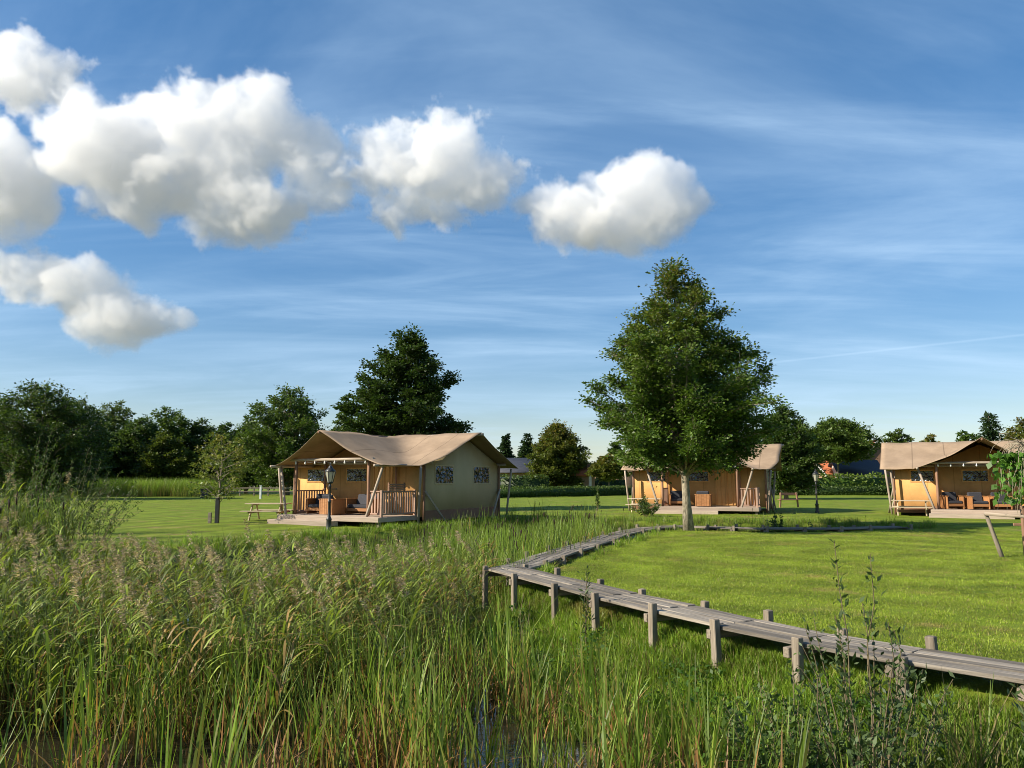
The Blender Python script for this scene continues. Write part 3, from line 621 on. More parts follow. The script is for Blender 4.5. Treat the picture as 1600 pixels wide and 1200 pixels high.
# ---------------------------------------------------------------- safari tents
EAVE, RIDGE, FLOOR = 2.3, 3.78, .36
def tent(label, cx, cy, rz, seed, detail):
    """local axes: +x along the main ridge to the right when facing the porch, -y towards the porch front"""
    T = thing('safari_tent', label, 'tent', (cx, cy, 0), rz, 'canvas safari tents with porches')
    # --- canopy: main gable and porch gable in one stretched canvas
    def umax(v): return 3.95 if v < 2.4 else 3.95 - (v - 2.4) * (3.95 - 2.95) / 2.7 if v < 5.1 else 2.95
    def zroof(u, v, part_):
        zm = max(RIDGE - abs(v) * (RIDGE - EAVE) / 3.5, EAVE)
        zp = (RIDGE - .06) - abs(u) * (RIDGE - EAVE - .05) / 2.95
        if v < 0: return zm
        k = .16; h_ = max(k - abs(zm - zp), 0) / k
        if part_ and u < 0: return zp
        return max(zm, zp) + h_ * h_ * k / 4 * max(0, min(1, (3.5 - v) / 1.2))
    vs = [-3.5, -2.9, -2.2, -1.4, -.7, -.3, 0, .3, .7, 1.1, 1.5, 1.9, 2.3, 2.7, 3.1, 3.5]; vs2 = [3.5, 3.8, 4.1, 4.4, 4.7, 5.0, 5.15]
    nl = 18; na = 6; V = []; rows = []
    cols = [-4.45 + 1.5 * k / na for k in range(na)] + [-2.95 + 2.95 * k / nl for k in range(nl)] + [k / nl for k in range(nl + 1)]
    for part_, lst in enumerate((vs, vs2[1:])):
        for v in lst:
            row = []
            for k, cc in enumerate(cols):
                if part_ and k < na: row.append(-1); continue
                u = cc if k < na + nl else umax(v) * cc
                z = zroof(u, v, part_)
                sag = .06 * math.sin(math.pi * min(1, abs(u) / 3.0)) * (1 if v > 1 else .3) + .05 * math.sin(math.pi * min(1, abs(v) / 3.5))
                front = .0 if v < 4.5 else -.10 * (v - 4.5) / .65 * math.sin(math.pi * min(1, abs(u) / 2.95))
                wr = .014 * math.sin(u * 3.1 + v * 2.3 + seed) + .009 * math.sin(v * 7 - u * 5)
                gable_pull = .16 * max(0, 1 - abs(v) / 1.6) * max(0, (u - 3.0) / .95)
                vv = v + (.35 * max(0, 1 - abs(u) / 2.0) * max(0, (v - 4.5) / .65) if v > 4.5 else 0)
                V.append((u + gable_pull, -vv, z - sag + front + wr)); row.append(len(V) - 1)
            rows.append(row)
    F = []
    for a, b in zip(rows[:-1], rows[1:]):
        for k in range(len(cols) - 1):
            if -1 in (a[k], b[k], a[k + 1], b[k + 1]): continue
            F.append((a[k], b[k], b[k + 1], a[k + 1]))
    me = np_mesh('canopy', V, [np.array(F)], None, True)
    cnp = link('canopy', me, M['roof'], T); sm = cnp.modifiers.new('thick', 'SOLIDIFY'); sm.thickness = .012
    # --- walls
    def sheet(name, pts, mat, th=.03, parent=T):
        pts = [Vector(p) for p in pts]; n_ = (pts[1] - pts[0]).cross(pts[2] - pts[0]).normalized() * th; k = len(pts)
        V = [tuple(p) for p in pts] + [tuple(p - n_) for p in pts]
        F = [np.array([list(range(k))]), np.array([list(range(2 * k - 1, k - 1, -1))]), np.array([[q, q + k, (q + 1) % k + k, (q + 1) % k] for q in range(k)])]
        return link(name, np_mesh(name, V, F), mat, parent)
    u0, u1, vf = -3.8, 3.2, 2.9; zt = 2.42; zb = FLOOR - .06
    fw = sheet('front_wall', [(u0, -vf, zb), (u1, -vf, zb), (u1, -vf, zt), (2.4, -vf, 2.36), (0, -vf, 3.48), (-2.4, -vf, 2.36), (u0, -vf, zt)], M['wall'])
    bw = sheet('back_wall', [(u1, vf, zb), (u0, vf, zb), (u0, vf, zt), (u1, vf, zt)], M['khaki'])
    gr = sheet('gable_wall', [(u1, -vf + .002, zb + .22), (u1, vf - .002, zb + .22), (u1, vf - .002, zt), (u1, 0, 3.62), (u1, -vf + .002, zt)], M['khaki'])
    gl = sheet('gable_wall', [(u0, vf - .002, zb + .22), (u0, -vf + .002, zb + .22), (u0, -vf + .002, zt), (u0, 0, 3.62), (u0, vf - .002, zt)], M['khaki'])
    for ug, s in ((u1, 1), (u0, -1)): block('skirt', (ug + .012 * s, 0, zb + .02), (.03, 2 * vf + .02, .42), M['skirt'], T)
    block('skirt', (-2.9, -vf - .02, zb - .02), (1.85, .03, .34), M['skirt'], T)
    # --- windows of clear vinyl, with a canvas surround
    def window(c, w_, h_, axis_, s):
        if axis_ == 'f': d1, d2 = (w_ + .12, .02, h_ + .12), (w_, .02, h_); o = (0, -s * .012, 0); c2 = (c[0], c[1] - .012, c[2])
        else: d1, d2 = (.02, w_ + .12, h_ + .12), (.02, w_, h_); o = (s * .012, 0, 0); c2 = (c[0] + s * .012, c[1], c[2])
        fr = block('window', c2, d1, M['wall'] if axis_ == 'f' else M['khaki'], T, .003)
        use('vinyl_pane', bevel_box(*d2, .003), M['vinyl'], fr, o, (0, 0, 0))
    window((-2.55, -vf, 1.95), 1.0, .5, 'f', 1); window((-.25, -vf, 1.95), 1.05, .5, 'f', 1)
    for yy in (-1.45, 1.45): window((u1, yy, 1.97), 1.25, .68, 'g', 1); window((u0, yy, 1.97), 1.25, .68, 'g', -1)
    # rolled door flap
    door = block('door_flap', (1.15, -vf - .02, 1.38), (1.05, .03, 1.98), M['wall'], T, .005)
    for q in (-.45, -.2, .12, .38):
        use('fold', cyl(1.9, .035, .03, 8), M['wall'], door, (q, -.02, 0), (0, R(90), 0))
    # --- frame poles
    for ug, e in ((u1, .32), (u0, -.32)):
        pass
    for vv in (vf, -vf): pole('eave_pole', (u0 - .45, -vv, zt + .03), (u1 + .42, -vv, zt + .03), .06, M['pole'], T)
    pole('ridge_pole', (u0 - .62, 0, RIDGE - .09), (u1 + 1.0, 0, RIDGE - .09), .06, M['pole'], T)
    pole('porch_ridge_pole', (0, .2, RIDGE - .16), (0, -5.5, RIDGE - .16), .055, M['post'], T)
    for ug in (u0, u1):
        for vv in (vf, -vf): pole('corner_pole', (ug + .06 * (1 if ug > 0 else -1), -vv, 0), (ug + .06 * (1 if ug > 0 else -1), -vv, zt), .05, M['post'], T)
    p = 1.8; PV = -(vf + p)
    for ug in (-1.93, 1.93):
        pole('porch_post', (ug, PV, FLOOR), (ug, PV, 2.58), .06, M['post'], T)
        pole('porch_eave_pole', (ug * 1.42, -vf + .2, EAVE + .04), (ug * 1.42, -5.35, EAVE + .0), .055, M['pole'], T)
        s = 1 if ug > 0 else -1
        pole('brace_pole', (s * 2.05, PV - .35, .12), (s * 2.72, PV - .1, EAVE + .0), .055, M['pole'], T)
        pole('inner_post', (ug, -vf - .12, FLOOR), (ug, -vf - .12, 2.6), .05, M['post'], T)
        pole('tie_beam', (ug, PV, 2.55), (ug, -vf - .1, 2.55), .045, M['post'], T)
    pole('cross_beam', (-2.2, PV - .06, 2.56), (2.2, PV - .06, 2.56), .06, M['pole'], T)
    # outer brace poles of the main eave
    for ug in (u0 - .35, u1 + .3):
        s = 1 if ug > 0 else -1
        for vv in (vf, -vf):
            pole('side_brace', (ug + s * .05, -vv * .62, .05), (u1 + .1 if s > 0 else u0 - .1, -vv * 1.0, 1.32), .045, M['pole'], T)
            pole('guy_pole', (ug - s * .15, -vv - (.5 if vv > 0 else -.5), .03), (ug + s * .05, -vv - (.62 if vv > 0 else -.62), EAVE - .03), .05, M['pole'], T)
    # --- deck
    d0, d1, dv0, dv1 = -2.25, 2.95, vf + .05, vf + 2.4
    n = 15; wdt = (dv1 - dv0) / n
    for k in range(n): beam('deck_board', (d0, -(dv0 + wdt * (k + .5)), FLOOR - .02), (d1, -(dv0 + wdt * (k + .5)), FLOOR - .02), wdt - .012, .04, M['deck'], T, .004)
    beam('deck_fascia', (d0 - .02, -dv1 - .017, FLOOR - .10), (d1 + .02, -dv1 - .017, FLOOR - .10), .03, .17, M['deck'], T)
    for ug in (d0 - .016, d1 + .016): beam('deck_fascia', (ug, -dv1, FLOOR - .10), (ug, -dv0, FLOOR - .10), .03, .165, M['deck'], T)
    for ug in (d0 + .1, .4, d1 - .1):
        for vv in (dv0 + .1, dv1 - .15): block('deck_leg', (ug, -vv, .07), (.12, .12, .32), M['greypost'], T)
    for k in range(3): beam('step_board', (d0 - .1, -dv1 - .1 - k * .13, .175), (1.0, -dv1 - .1 - k * .13, .175), .12, .04, M['deck'], T, .004)
    beam('step_fascia', (d0 - .12, -dv1 - .45, .09), (1.02, -dv1 - .45, .09), .03, .19, M['deck'], T)
    for q in (d0 - .08, .98): block('step_side', (q, -dv1 - .23, .08), (.03, .4, .15), M['deck'], T)
    # --- railings
    def rail(pa, pb, mat, gap=.145, h_=.95):
        pa, pb = Vector(pa), Vector(pb); Ln = (pb - pa).length; u = (pb - pa) / Ln
        beam('handrail', pa + Vector((0, 0, h_)), pb + Vector((0, 0, h_)), .09, .05, mat, T)
        beam('bottom_rail', pa + Vector((0, 0, .1)), pb + Vector((0, 0, .1)), .05, .06, mat, T)
        k = int(Ln / gap)
        for q in range(k):
            c = pa + u * ((q + .5) * Ln / k)
            beam('slat', c + Vector((0, 0, .135)), c + Vector((0, 0, h_ - .027)), .075, .022, mat, T, .003, math.atan2(u.y, u.x) if abs(u.y) > .5 else R(90) * 0)
    rail((-1.93, PV + .08, FLOOR), (-1.93, -vf - .2, FLOOR), M['slat'])
    rail((2.88, PV - .3, FLOOR), (2.88, -vf - .15, FLOOR), M['slat'])
    rail((2.05, PV, FLOOR), (2.78, PV, FLOOR), M['slat'])
    for q in (PV - .36, -vf - .1): block('rail_post', (2.88, q, FLOOR + .5), (.09, .09, 1.0), M['slat'], T)
    beam('door_lintel', (.5, -vf - .05, 2.45), (1.8, -vf - .05, 2.45), .05, .06, M['post'], T)
    return T
def tp(T, u, v, z=0.0):
    a = T.rotation_euler.z; c, s = math.cos(a), math.sin(a)
    return Vector((T.location.x + u * c + v * s, T.location.y + u * s - v * c, z))
# nearest tent: front-right corner seen at (-3.55, 31), ridge turned 30 degrees
ANG1 = math.atan2(-.5, .866); ca1, sa1 = math.cos(ANG1), math.sin(ANG1)
ox, oy = -3.55 - (3.2 * ca1 + 2.9 * sa1), 31 - (3.2 * sa1 - 2.9 * ca1)
T1 = tent('nearest beige canvas safari tent, its khaki gable facing the reeds', ox, oy, ANG1, .4, 2)
def tent_at(label, pu, pvv, px, d, rz, seed):
    u_, v_ = pu, pvv; c, s = math.cos(rz), math.sin(rz); x = at(px, d)
    return tent(label, x - (u_ * c + v_ * s), d - (u_ * s - v_ * c), rz, seed, 1)
T2 = tent_at('middle canvas safari tent half hidden behind the tallest tree', -1.93, 4.7, 1033, 41.5, R(-20.5), 1.7)
T3 = tent_at('right canvas safari tent cut off by the edge, three armchairs on its porch', -1.93, 4.7, 1459, 37.3, R(-28), 2.9)

# string lights under each porch beam
def string_lights(T, label):
    r = thing('string_light', label, 'string light', T.location, T.rotation_euler.z, 'bulb strings under the porch beams')
    m = MB(); x = np.linspace(-1.85, 1.85, 40); m.tube(np.stack([x, np.full(40, -4.83), 2.50 - .05 * np.abs(np.sin((x + 1.85) / .53 * math.pi))], 1), .008, 4)
    link('cable', m.mesh('cable', True, False), M['iron'], r)
    b = MB(); b.lathe([(.003, .05), (.018, .045), (.02, .01), (.035, -.02), (.04, -.05), (.025, -.085), (.001, -.095)], 8); bm_ = b.mesh('bulb', True, False)
    for k in range(8): use('bulb', bm_, M['white'], r, (-1.85 + .53 * k, -4.83, 2.47), (0, 0, 0))
string_lights(T1, 'string of white bulbs along the porch beam of the nearest tent')
string_lights(T2, 'string of white bulbs along the porch beam of the middle tent')
string_lights(T3, 'string of white bulbs along the porch beam of the right tent')

# armchairs: plank back and sides, dark cushions; local +y is the back
def armchair(label, pos, rz, wide=.78):
    r = thing('armchair', label, 'armchair', pos, rz, 'wooden porch armchairs with dark cushions')
    h = .62; b = wide / 2
    for s in (-1, 1):
        fr = block('arm_panel', (s * (b - .02), 0, h / 2), (.04, .74, h - .04), M['furn'], r)
        block('arm_rest', (0, 0, h / 2), (.11, .78, .035), M['furn'], fr)
    for k in range(5):
        q = -b + .06 + (wide - .12) * (k + .5) / 5
        block('back_plank', (q, .36, .34), ((wide - .12) / 5 - .006, .03, .62), M['furn'], r, .004)
    block('seat_base', (0, -.02, .2), (wide - .09, .68, .12), M['furn'], r)
    block('seat_cushion', (0, -.05, .335), (wide - .12, .62, .14), M['cushion'], r, .03)
    use('back_cushion', bevel_box(wide - .14, .14, .46, .04), M['cushion'], r, (0, .24, .58), (R(-12), 0, 0))
    return r
def on(T, u, v): return tp(T, u, v, FLOOR + .002)
a1 = T1.rotation_euler.z
armchair('plank backed armchair with its back to the lamp post, nearest tent porch', on(T1, -.2, 4.4), a1 + R(180), .7)
armchair('low armchair beside the left railing of the nearest tent porch', on(T1, -1.25, 4.0), a1 + R(12))
armchair('wide dark armchair deep under the nearest tent porch', on(T1, .75, 3.6), a1 + R(-4), 1.25)
a2 = T2.rotation_euler.z
armchair('plank backed armchair beside the tree trunk, middle tent porch', on(T2, .15, 4.3), a2 + R(180))
armchair('armchair against the left railing of the middle tent porch', on(T2, -1.3, 3.9), a2 + R(15))
a3 = T3.rotation_euler.z
armchair('leftmost of the three armchairs on the right tent porch', on(T3, -1.35, 4.1), a3 + R(24))
armchair('middle of the three armchairs on the right tent porch', on(T3, -.3, 4.2), a3 + R(20))
armchair('rightmost of the three armchairs on the right tent porch', on(T3, .65, 3.8), a3 + R(10))
# drying rack hung on the near railing
dr = thing('drying_rack', 'small dark slatted rack hooked over the nearest porch railing', 'drying rack', tp(T1, 2.93, 4.2, FLOOR + .95), a1 + R(90))
for k in range(4): beam('bar', (-.5, 0, .06 + k * .07), (.5, 0, .06 + k * .07), .05, .05, M['post'], dr)
for q in (-.48, .48): beam('side_bar', (q, .03, -.04), (q, .03, .34), .05, .05, M['post'], dr)

# ---------------------------------------------------------------- picnic tables
def picnic(label, x, y, rz):
    r = thing('picnic_table', label, 'picnic table', (x, y, 0), rz, 'wooden picnic tables by the tents')
    for k in range(5): beam('table_plank', (-.9, -.32 + .16 * k, .735), (.9, -.32 + .16 * k, .735), .145, .04, M['picnic'], r)
    for s in (-1, 1):
        for k in range(2): beam('bench_plank', (-.9, s * (.66 + .15 * k), .43), (.9, s * (.66 + .15 * k), .43), .14, .04, M['picnic'], r)
        for e in (-.62, .62): beam('leg', (e, s * .2, .715), (e, s * .58, 0), .045, .1, M['picnic'], r)
    for e in (-.62, .62):
        beam('bench_support', (e + .05, -.8, .385), (e + .05, .8, .385), .045, .09, M['picnic'], r); beam('top_support', (e + .05, -.36, .69), (e + .05, .36, .69), .045, .05, M['picnic'], r)
picnic('pale picnic table on the lawn left of the nearest tent', at(424, 33.8), 33.8, R(-4))
picnic('picnic table against the yellow wall left of the right tent deck', *tp(T3, -3.1, 4.0)[:2], R(-26))
picnic('dark picnic table behind shrubs left of the middle tent deck', *tp(T2, -3.0, 4.1)[:2], R(-20))

# ---------------------------------------------------------------- lamp posts
def lamp(label, x, y):
    z = float(height(np.array([x]), np.array([y]))[0])
    r = thing('lamp_post', label, 'lamp post', (x, y, z - .02), .3, 'black lantern lamp posts')
    m = MB(); m.lathe([(.11, 0), (.11, .1), (.085, .14), (.085, .42), (.1, .45), (.07, .5), (.05, .56), (.045, 1.0), (.06, 1.02), (.06, 1.06), (.04, 1.09), (.036, 1.5), (.06, 1.53), (.045, 1.58), (.03, 1.66)], 12); link('column', m.mesh('column', True, False), M['iron'], r)
    m = MB(); t = np.linspace(-.24, .24, 7); m.tube(np.stack([t, 0 * t, 1.46 + 0 * t], 1), [.022, .012, .012, .014, .012, .012, .022], 8); link('ladder_bar', m.mesh('ladder_bar', True, False), M['iron'], r)
    m = MB(); m.lathe([(.02, 1.62), (.1, 1.66), (.11, 1.69), (.1, 1.7)], 6); m.lathe([(.185, 2.04), (.19, 2.06), (.1, 2.15), (.075, 2.17), (.075, 2.2), (.03, 2.24), (.022, 2.28), (.03, 2.31), (.001, 2.36)], 6)
    hd = link('lantern', m.mesh('lantern', False, False), M['iron'], r)
    m = MB()
    for k in range(6):
        a = k * math.pi / 3; m.tube([(.1 * math.cos(a), .1 * math.sin(a), 1.7), (.175 * math.cos(a), .175 * math.sin(a), 2.05)], .011, 4)
    link('lantern_bars', m.mesh('bars', False, False), M['iron'], hd)
    m = MB(); m.lathe([(.09, 1.7), (.165, 2.045)], 6); link('lantern_glass', m.mesh('glass', False, False), M['glass'], hd)
lamp('black lantern lamp post in front of the nearest tent porch', at(518, 26.3), 26.3)
lamp('black lantern lamp post on the lawn between middle and right tents', at(1271, 41.5), 41.5)

# ---------------------------------------------------------------- boardwalk
BW = thing('boardwalk', 'weathered grey plank boardwalk winding from the pond edge past the tree', 'boardwalk', (0, 0, 0))
DECKZ = .13
front = [G(*p, DECKZ) for p in ((757, 890), (803, 902), (866, 918), (929, 934), (1016, 955), (1115, 979), (1235, 1006), (1394, 1034), (1600, 1068))]
front.append(front[-1] + (front[-1] - front[-2]) * 1.6)
near = []
for k, p in enumerate(front):
    t = (front[min(k + 1, len(front) - 1)] - front[max(k - 1, 0)]).normalized(); near.append((p + Vector((-t.y, t.x, 0)) * .38, t))
far_px = ((790, 886), (822, 879), (850, 869), (880, 859), (908, 851), (935, 843), (960, 834), (985, 828), (1010, 824), (1040, 821.5), (1074, 820.5), (1108, 822), (1145, 823), (1192, 824), (1249, 824), (1302, 824), (1345, 823), (1407, 821.5))
fp = [G(*p, DECKZ) for p in far_px]
far = [(p, (fp[min(k + 1, len(fp) - 1)] - fp[max(k - 1, 0)]).normalized()) for k, p in enumerate(fp)]
rb = random.Random(4)
def walk(nodes, wd, nb, dz, first_post=0):
    for k, (c, t) in enumerate(nodes):
        n_ = Vector((-t.y, t.x, 0))
        c = c + Vector((0, 0, dz))
        ca_, cb_ = c - n_ * (wd / 2 + .1), c + n_ * (wd / 2 + .1)
        beam('crossbeam', ca_ - Vector((0, 0, .075)), cb_ - Vector((0, 0, .075)), .07, .1, M['greypost'], BW)
        if k >= first_post:
            for q in (-1, 1):
                pp = c + n_ * q * (wd / 2 + .045) + t * .075; zg = float(height(np.array([pp.x]), np.array([pp.y]))[0]) - .25
                top = DECKZ + dz + rb.uniform(.06, .13); tilt = Vector((rb.gauss(0, .015), rb.gauss(0, .015), 0))
                beam('post', (pp.x, pp.y, zg), (pp.x + tilt.x, pp.y + tilt.y, top), .086, .086, M['greypost'], BW, .008, math.atan2(t.y, t.x))
        if k + 1 < len(nodes):
            c2, t2 = nodes[k + 1]; c2 = c2 + Vector((0, 0, dz)); n2 = Vector((-t2.y, t2.x, 0))
            for b in range(nb):
                o = ((b + .5) / nb - .5) * wd; j0, j1 = rb.uniform(-.01, .01), rb.uniform(-.01, .01)
                p0, p1 = c + n_ * o, c2 + n2 * o; ux = (p1 - p0).normalized()
                beam('plank', p0 + ux * .004 + Vector((0, 0, j0)), p1 - ux * .004 + Vector((0, 0, j1)), wd / nb - rb.choice((.008, .012, .016)), .04, M['grey'], BW, .005)
walk(near, .72, 5, 0.0)
walk(far, .72, 5, -.045, 1)
# pale stones under the far part of the walk
rg = np.random.default_rng(8)
def stone(label, px, py, s, seed):
    rr = np.random.default_rng(seed); m = MB(); n1, n2 = 7, 10; V = []
    for a in range(n1 + 1):
        for b in range(n2):
            th = math.pi * a / n1; ph = 2 * math.pi * b / n2; k = 1 + .18 * math.sin(3 * ph + seed) * math.sin(2 * th) + rr.normal(0, .05)
            V.append((s * k * math.sin(th) * math.cos(ph), s * .8 * k * math.sin(th) * math.sin(ph), s * .62 * k * math.cos(th)))
    F = [(a * n2 + b, (a + 1) * n2 + b, (a + 1) * n2 + (b + 1) % n2, a * n2 + (b + 1) % n2) for a in range(n1) for b in range(n2)]
    m.add(V, [np.array(F)]); p = G(px, py, 0); z = float(height(np.array([p.x]), np.array([p.y]))[0])
    tag(link('stone', m.mesh('stone', True, False), M['stone'], None, (p.x, p.y, z + s * .3)), label, 'stone', 'pale stones along the boardwalk')
stone('biggest pale stone in the corner where the boardwalk turns', 838, 895, .17, 1)
stone('small pale stone left of the biggest one at the boardwalk corner', 826, 892, .1, 2)
stone('flat pale stone halfway along the far boardwalk edge', 896, 867, .16, 3)
stone('white stone nearest the camera in the row under the far boardwalk', 979, 839, .15, 4)
stone('white stone second in the row under the far boardwalk', 987, 836, .16, 5)
stone('white stone at the far end of the row beside the lawn', 996, 833, .15, 6)

# ---------------------------------------------------------------- weeping tree and its prop at the right edge
PX, PD = 11.65, 17.2
W_ = thing('weeping_tree', 'weeping tree with bare twigs and big green leaves at right edge', 'tree', (PX, PD, -.02))
m = MB(); t = np.linspace(0, 1, 6); m.tube(np.stack([.1 * np.sin(t * 3), 0 * t, t * 2.45], 1), .09 * (1 - .45 * t), 9)
rg = np.random.default_rng(77); tw = []
for k in range(80):
    az = rg.uniform(0, 2 * math.pi); rr = rg.uniform(.35, 1.05); s = np.linspace(0, 1, 8); dr_ = rg.uniform(.3, 1.5) if rg.random() < .75 else 1.7
    b = np.stack([math.cos(az) * rr * s ** .8, math.sin(az) * rr * s ** .8, 2.4 + .45 * np.sin(s * 2.0) * rg.uniform(.3, 1.1) - dr_ * s ** 3], 1) + rg.normal(0, .025, (8, 3)); tw.append(b)
    m.tube(b, .013 * (1 - .75 * s), 4, cap=False)
link('trunk', m.mesh('trunk', True, False), M['palebark'], W_)
P = np.concatenate([b[rg.integers(4, 8, 15)] for b in tw]) + rg.normal(0, .08, (1200, 3)); P[:, 2] = np.clip(P[:, 2], 1.35, 2.35); A = rg.normal(0, .5, P.shape); A[:, 2] -= .8
Nn = rg.normal(0, .6, P.shape); Nn[:, 2] += .5; Nn[:, 1] -= .3; S = rg.uniform(.09, .19, len(P)); V, F = leaf_faces(P, A, Nn, S, S * .8, .08)
C = np.array([.075, .17, .018]) * rg.uniform(.6, 1.4, (len(P), 1)); link('crown', np_mesh('crown', V, [F], np.repeat(C, 4, 0)), M['leaf'], W_)
PF = thing('timber_prop', 'leaning timber prop with pale rail beside the weeping tree', 'post', (0, 0, 0))
b0 = G(1568, 871, 0); bt = Vector((b0.x - .27, b0.y + .1, .98))
pole('leaning_post', b0 - Vector((0, 0, .1)), bt, .05, M['greypost'], PF, .042)
pole('rail', bt + Vector((-.06, -.05, .0)), (13.6, 16.9, .78), .04, M['pole'], PF)
pole('upright_post', (11.9, 18.2, -.1), (11.9, 18.2, 1.15), .045, M['post'], PF); pass
beam('lower_rail', (11.7, 18.25, .72), (13.5, 18.0, .72), .04, .06, M['post'], PF)
# low rail fence and bin far left
FN = thing('rail_fence', 'low rail fence under the trees left of the nearest tent', 'fence', (at(405, 88), 88, 0))
for k in range(6): block('fence_post', (-3.5 + 1.6 * k, 0, .45), (.14, .14, .95), M['greypost'], FN)
beam('fence_rail', (-3.6, -.09, .85), (4.6, -.09, .85), .04, .14, M['greypost'], FN); beam('fence_rail', (-3.6, -.09, .45), (4.6, -.09, .45), .04, .12, M['greypost'], FN)
wp = thing('white_post', 'thin white marker post left of the nearest tent', 'post', (at(411, 72), 72, 0)); block('shaft', (0, 0, .6), (.16, .16, 1.2), M['white'], wp); block('cap', (0, 0, 1.22), (.2, .2, .05), M['white'], wp)
bn = thing('litter_bin', 'black litter bin beyond the staked sapling', 'bin', (at(324, 76), 76, 0)); block('body', (0, 0, .42), (.6, .5, .84), M['iron'], bn, .03); block('lid', (0, 0, .87), (.66, .56, .07), M['iron'], bn, .02)
bh = thing('garden_bench', 'dark bench frame on the lawn right of the middle tent', 'bench', (at(1228, 50), 50, 0), .2)
for s in (-.55, .55): beam('leg', (s * 1.15, 0, 0), (s, 0, .95), .09, .09, M['post'], bh)
beam('seat', (-.7, 0, .5), (.7, 0, .5), .35, .05, M['post'], bh); beam('backrest', (-.6, .08, .86), (.6, .08, .86), .04, .14, M['post'], bh)

# ---------------------------------------------------------------- shrubs and tall weeds
def shrub(label, x, y, h, spread, nst, nleaf, ll, lw, cols, seed, name='shrub', lean=0.0, z=None, up=.6, stemr=.006, t0=.2):
    rg = np.random.default_rng(seed); z = float(height(np.array([x]), np.array([y]))[0]) - .04 if z is None else z
    r = thing(name, label, 'shrub', (x, y, z), 0, None); m = MB(); LP, LA = [], []
    for k in range(nst):
        az = rg.uniform(0, 2 * math.pi); rr = spread * math.sqrt(rg.random()); hh = h * (1 - .5 * (rr / (spread + .01)) ** 2) * rg.uniform(.6, 1.02)
        if k == 0: hh = h; rr *= .2
        s = np.linspace(0, 1, 7); b = np.stack([math.cos(az) * rr * (.25 + .75 * s) + lean * s * s, math.sin(az) * rr * (.25 + .75 * s), hh * s], 1) + rg.normal(0, .015, (7, 3)) * h * s[:, None]
        m.tube(b, stemr * (1 - .8 * s) + .0015, 4, cap=False)
        q = t0 + (1 - t0) * rg.random(nleaf); f = q * 6; i0 = np.minimum(5, f.astype(int)); LP.append(b[i0] + (b[i0 + 1] - b[i0]) * (f - i0)[:, None])
        a = rg.normal(0, 1, (nleaf, 3)); a[:, 2] = np.abs(a[:, 2]) * .4 + up; LA.append(a)
    link('stem', m.mesh('stem', True, False), M['stem'], r)
    P = np.concatenate(LP); A = np.concatenate(LA); n = len(P); P = P + rg.normal(0, 1, P.shape) * ll * .35
    Nn = rg.normal(0, .7, (n, 3)); Nn[:, 2] += .6; S = ll * rg.uniform(.55, 1.25, n); V, F = leaf_faces(P, A, Nn, S, S * lw / ll, .08)
    mv = rg.random((n, 1)); C = np.array(cols[0]) * (1 - mv) + np.array(cols[1]) * mv
    link('foliage', np_mesh('foliage', V, [F], np.repeat(C, 4, 0)), M['leaf'], r)
SH = ((.035, .06, .018), (.075, .115, .032)); SG = ((.045, .085, .016), (.10, .16, .03)); SY = ((.14, .12, .02), (.2, .2, .04))
shrub('dark leafy willow bush in front of the near boardwalk', 2.5, 5.75, 2.0, .6, 30, 62, .066, .025, SH, 1, z=-.72, t0=.08)
shrub('leafy bush spreading low below the near boardwalk posts', 2.2, 6.2, 1.05, .65, 36, 80, .06, .028, SG, 2, z=-.7, t0=.05)
shrub('grey green bush at the bottom right corner', 3.75, 5.15, 1.55, .5, 22, 60, .075, .026, SH, 3, z=-.55)
shrub('single tall dark weed in front of the boardwalk', .98, 10.6, 1.15, .05, 3, 44, .085, .02, SH, 4, 'tall_weed', .02)
shrub('dry branching stalk below the corner of the boardwalk', .1, 11.4, 1.0, .28, 7, 3, .03, .01, ((.3, .24, .12), (.36, .3, .16)), 5, 'tall_weed', .05)
shrub('dark shrub behind the far boardwalk right of the trunk', at(1207, 30.0), 30.0, 1.55, .5, 16, 60, .10, .05, DARK, 6)
shrub('small shrub by the far boardwalk below the second lamp', at(1262, 28.8), 28.8, 1.1, .35, 10, 30, .09, .04, SG, 7)
shrub('rounded bush in front of the dark picnic table', at(1008, 38), 38, 1.15, .75, 26, 50, .11, .06, DARK, 8)
shrub('yellow leaved thin sapling at the bend of the boardwalk', at(930, 28.5), 28.5, 1.8, .35, 9, 24, .08, .03, SY, 9, 'thin_shrub')
shrub('thin green sapling wound on a stick near the middle tent', at(932, 44), 44, 1.6, .15, 5, 40, .11, .06, DARK, 10, 'thin_shrub')
shrub('reddish weed clump beside the bend of the boardwalk', at(965, 27.5), 29.3, 1.2, .4, 10, 22, .07, .02, ((.16, .11, .03), (.12, .14, .03)), 12, 'thin_shrub')
shrub('tall feathery willow shrub among the reeds at far left', at(62, 23), 23, 3.3, .9, 26, 110, .12, .028, SG, 20, lean=.3, t0=.1)
shrub('dark feathery willow shrub right of the tall one at left', at(128, 26), 26, 2.9, 1.0, 24, 90, .12, .026, SH, 21, lean=.35, t0=.1)
shrub('small willow shrub at the left edge among reeds', at(20, 21), 21, 2.5, .8, 20, 90, .11, .026, SG, 22, lean=.2)
shrub('low willow shrub leaning over the lawn at left', at(165, 22), 22, 2.0, .8, 16, 60, .11, .024, SG, 23, lean=.6)

WALK = [(p.x, p.y) for p, t in near] + [None] + [(p.x, p.y) for p, t in far]
def walkdist(x, y):
    d = np.full(np.shape(x), 99.)
    for a, b in zip(WALK[:-1], WALK[1:]):
        if a is None or b is None: continue
        ex, ey = b[0] - a[0], b[1] - a[1]; t = np.clip(((x - a[0]) * ex + (y - a[1]) * ey) / (ex * ex + ey * ey), 0, 1); d = np.minimum(d, np.hypot(x - a[0] - t * ex, y - a[1] - t * ey))
    return d
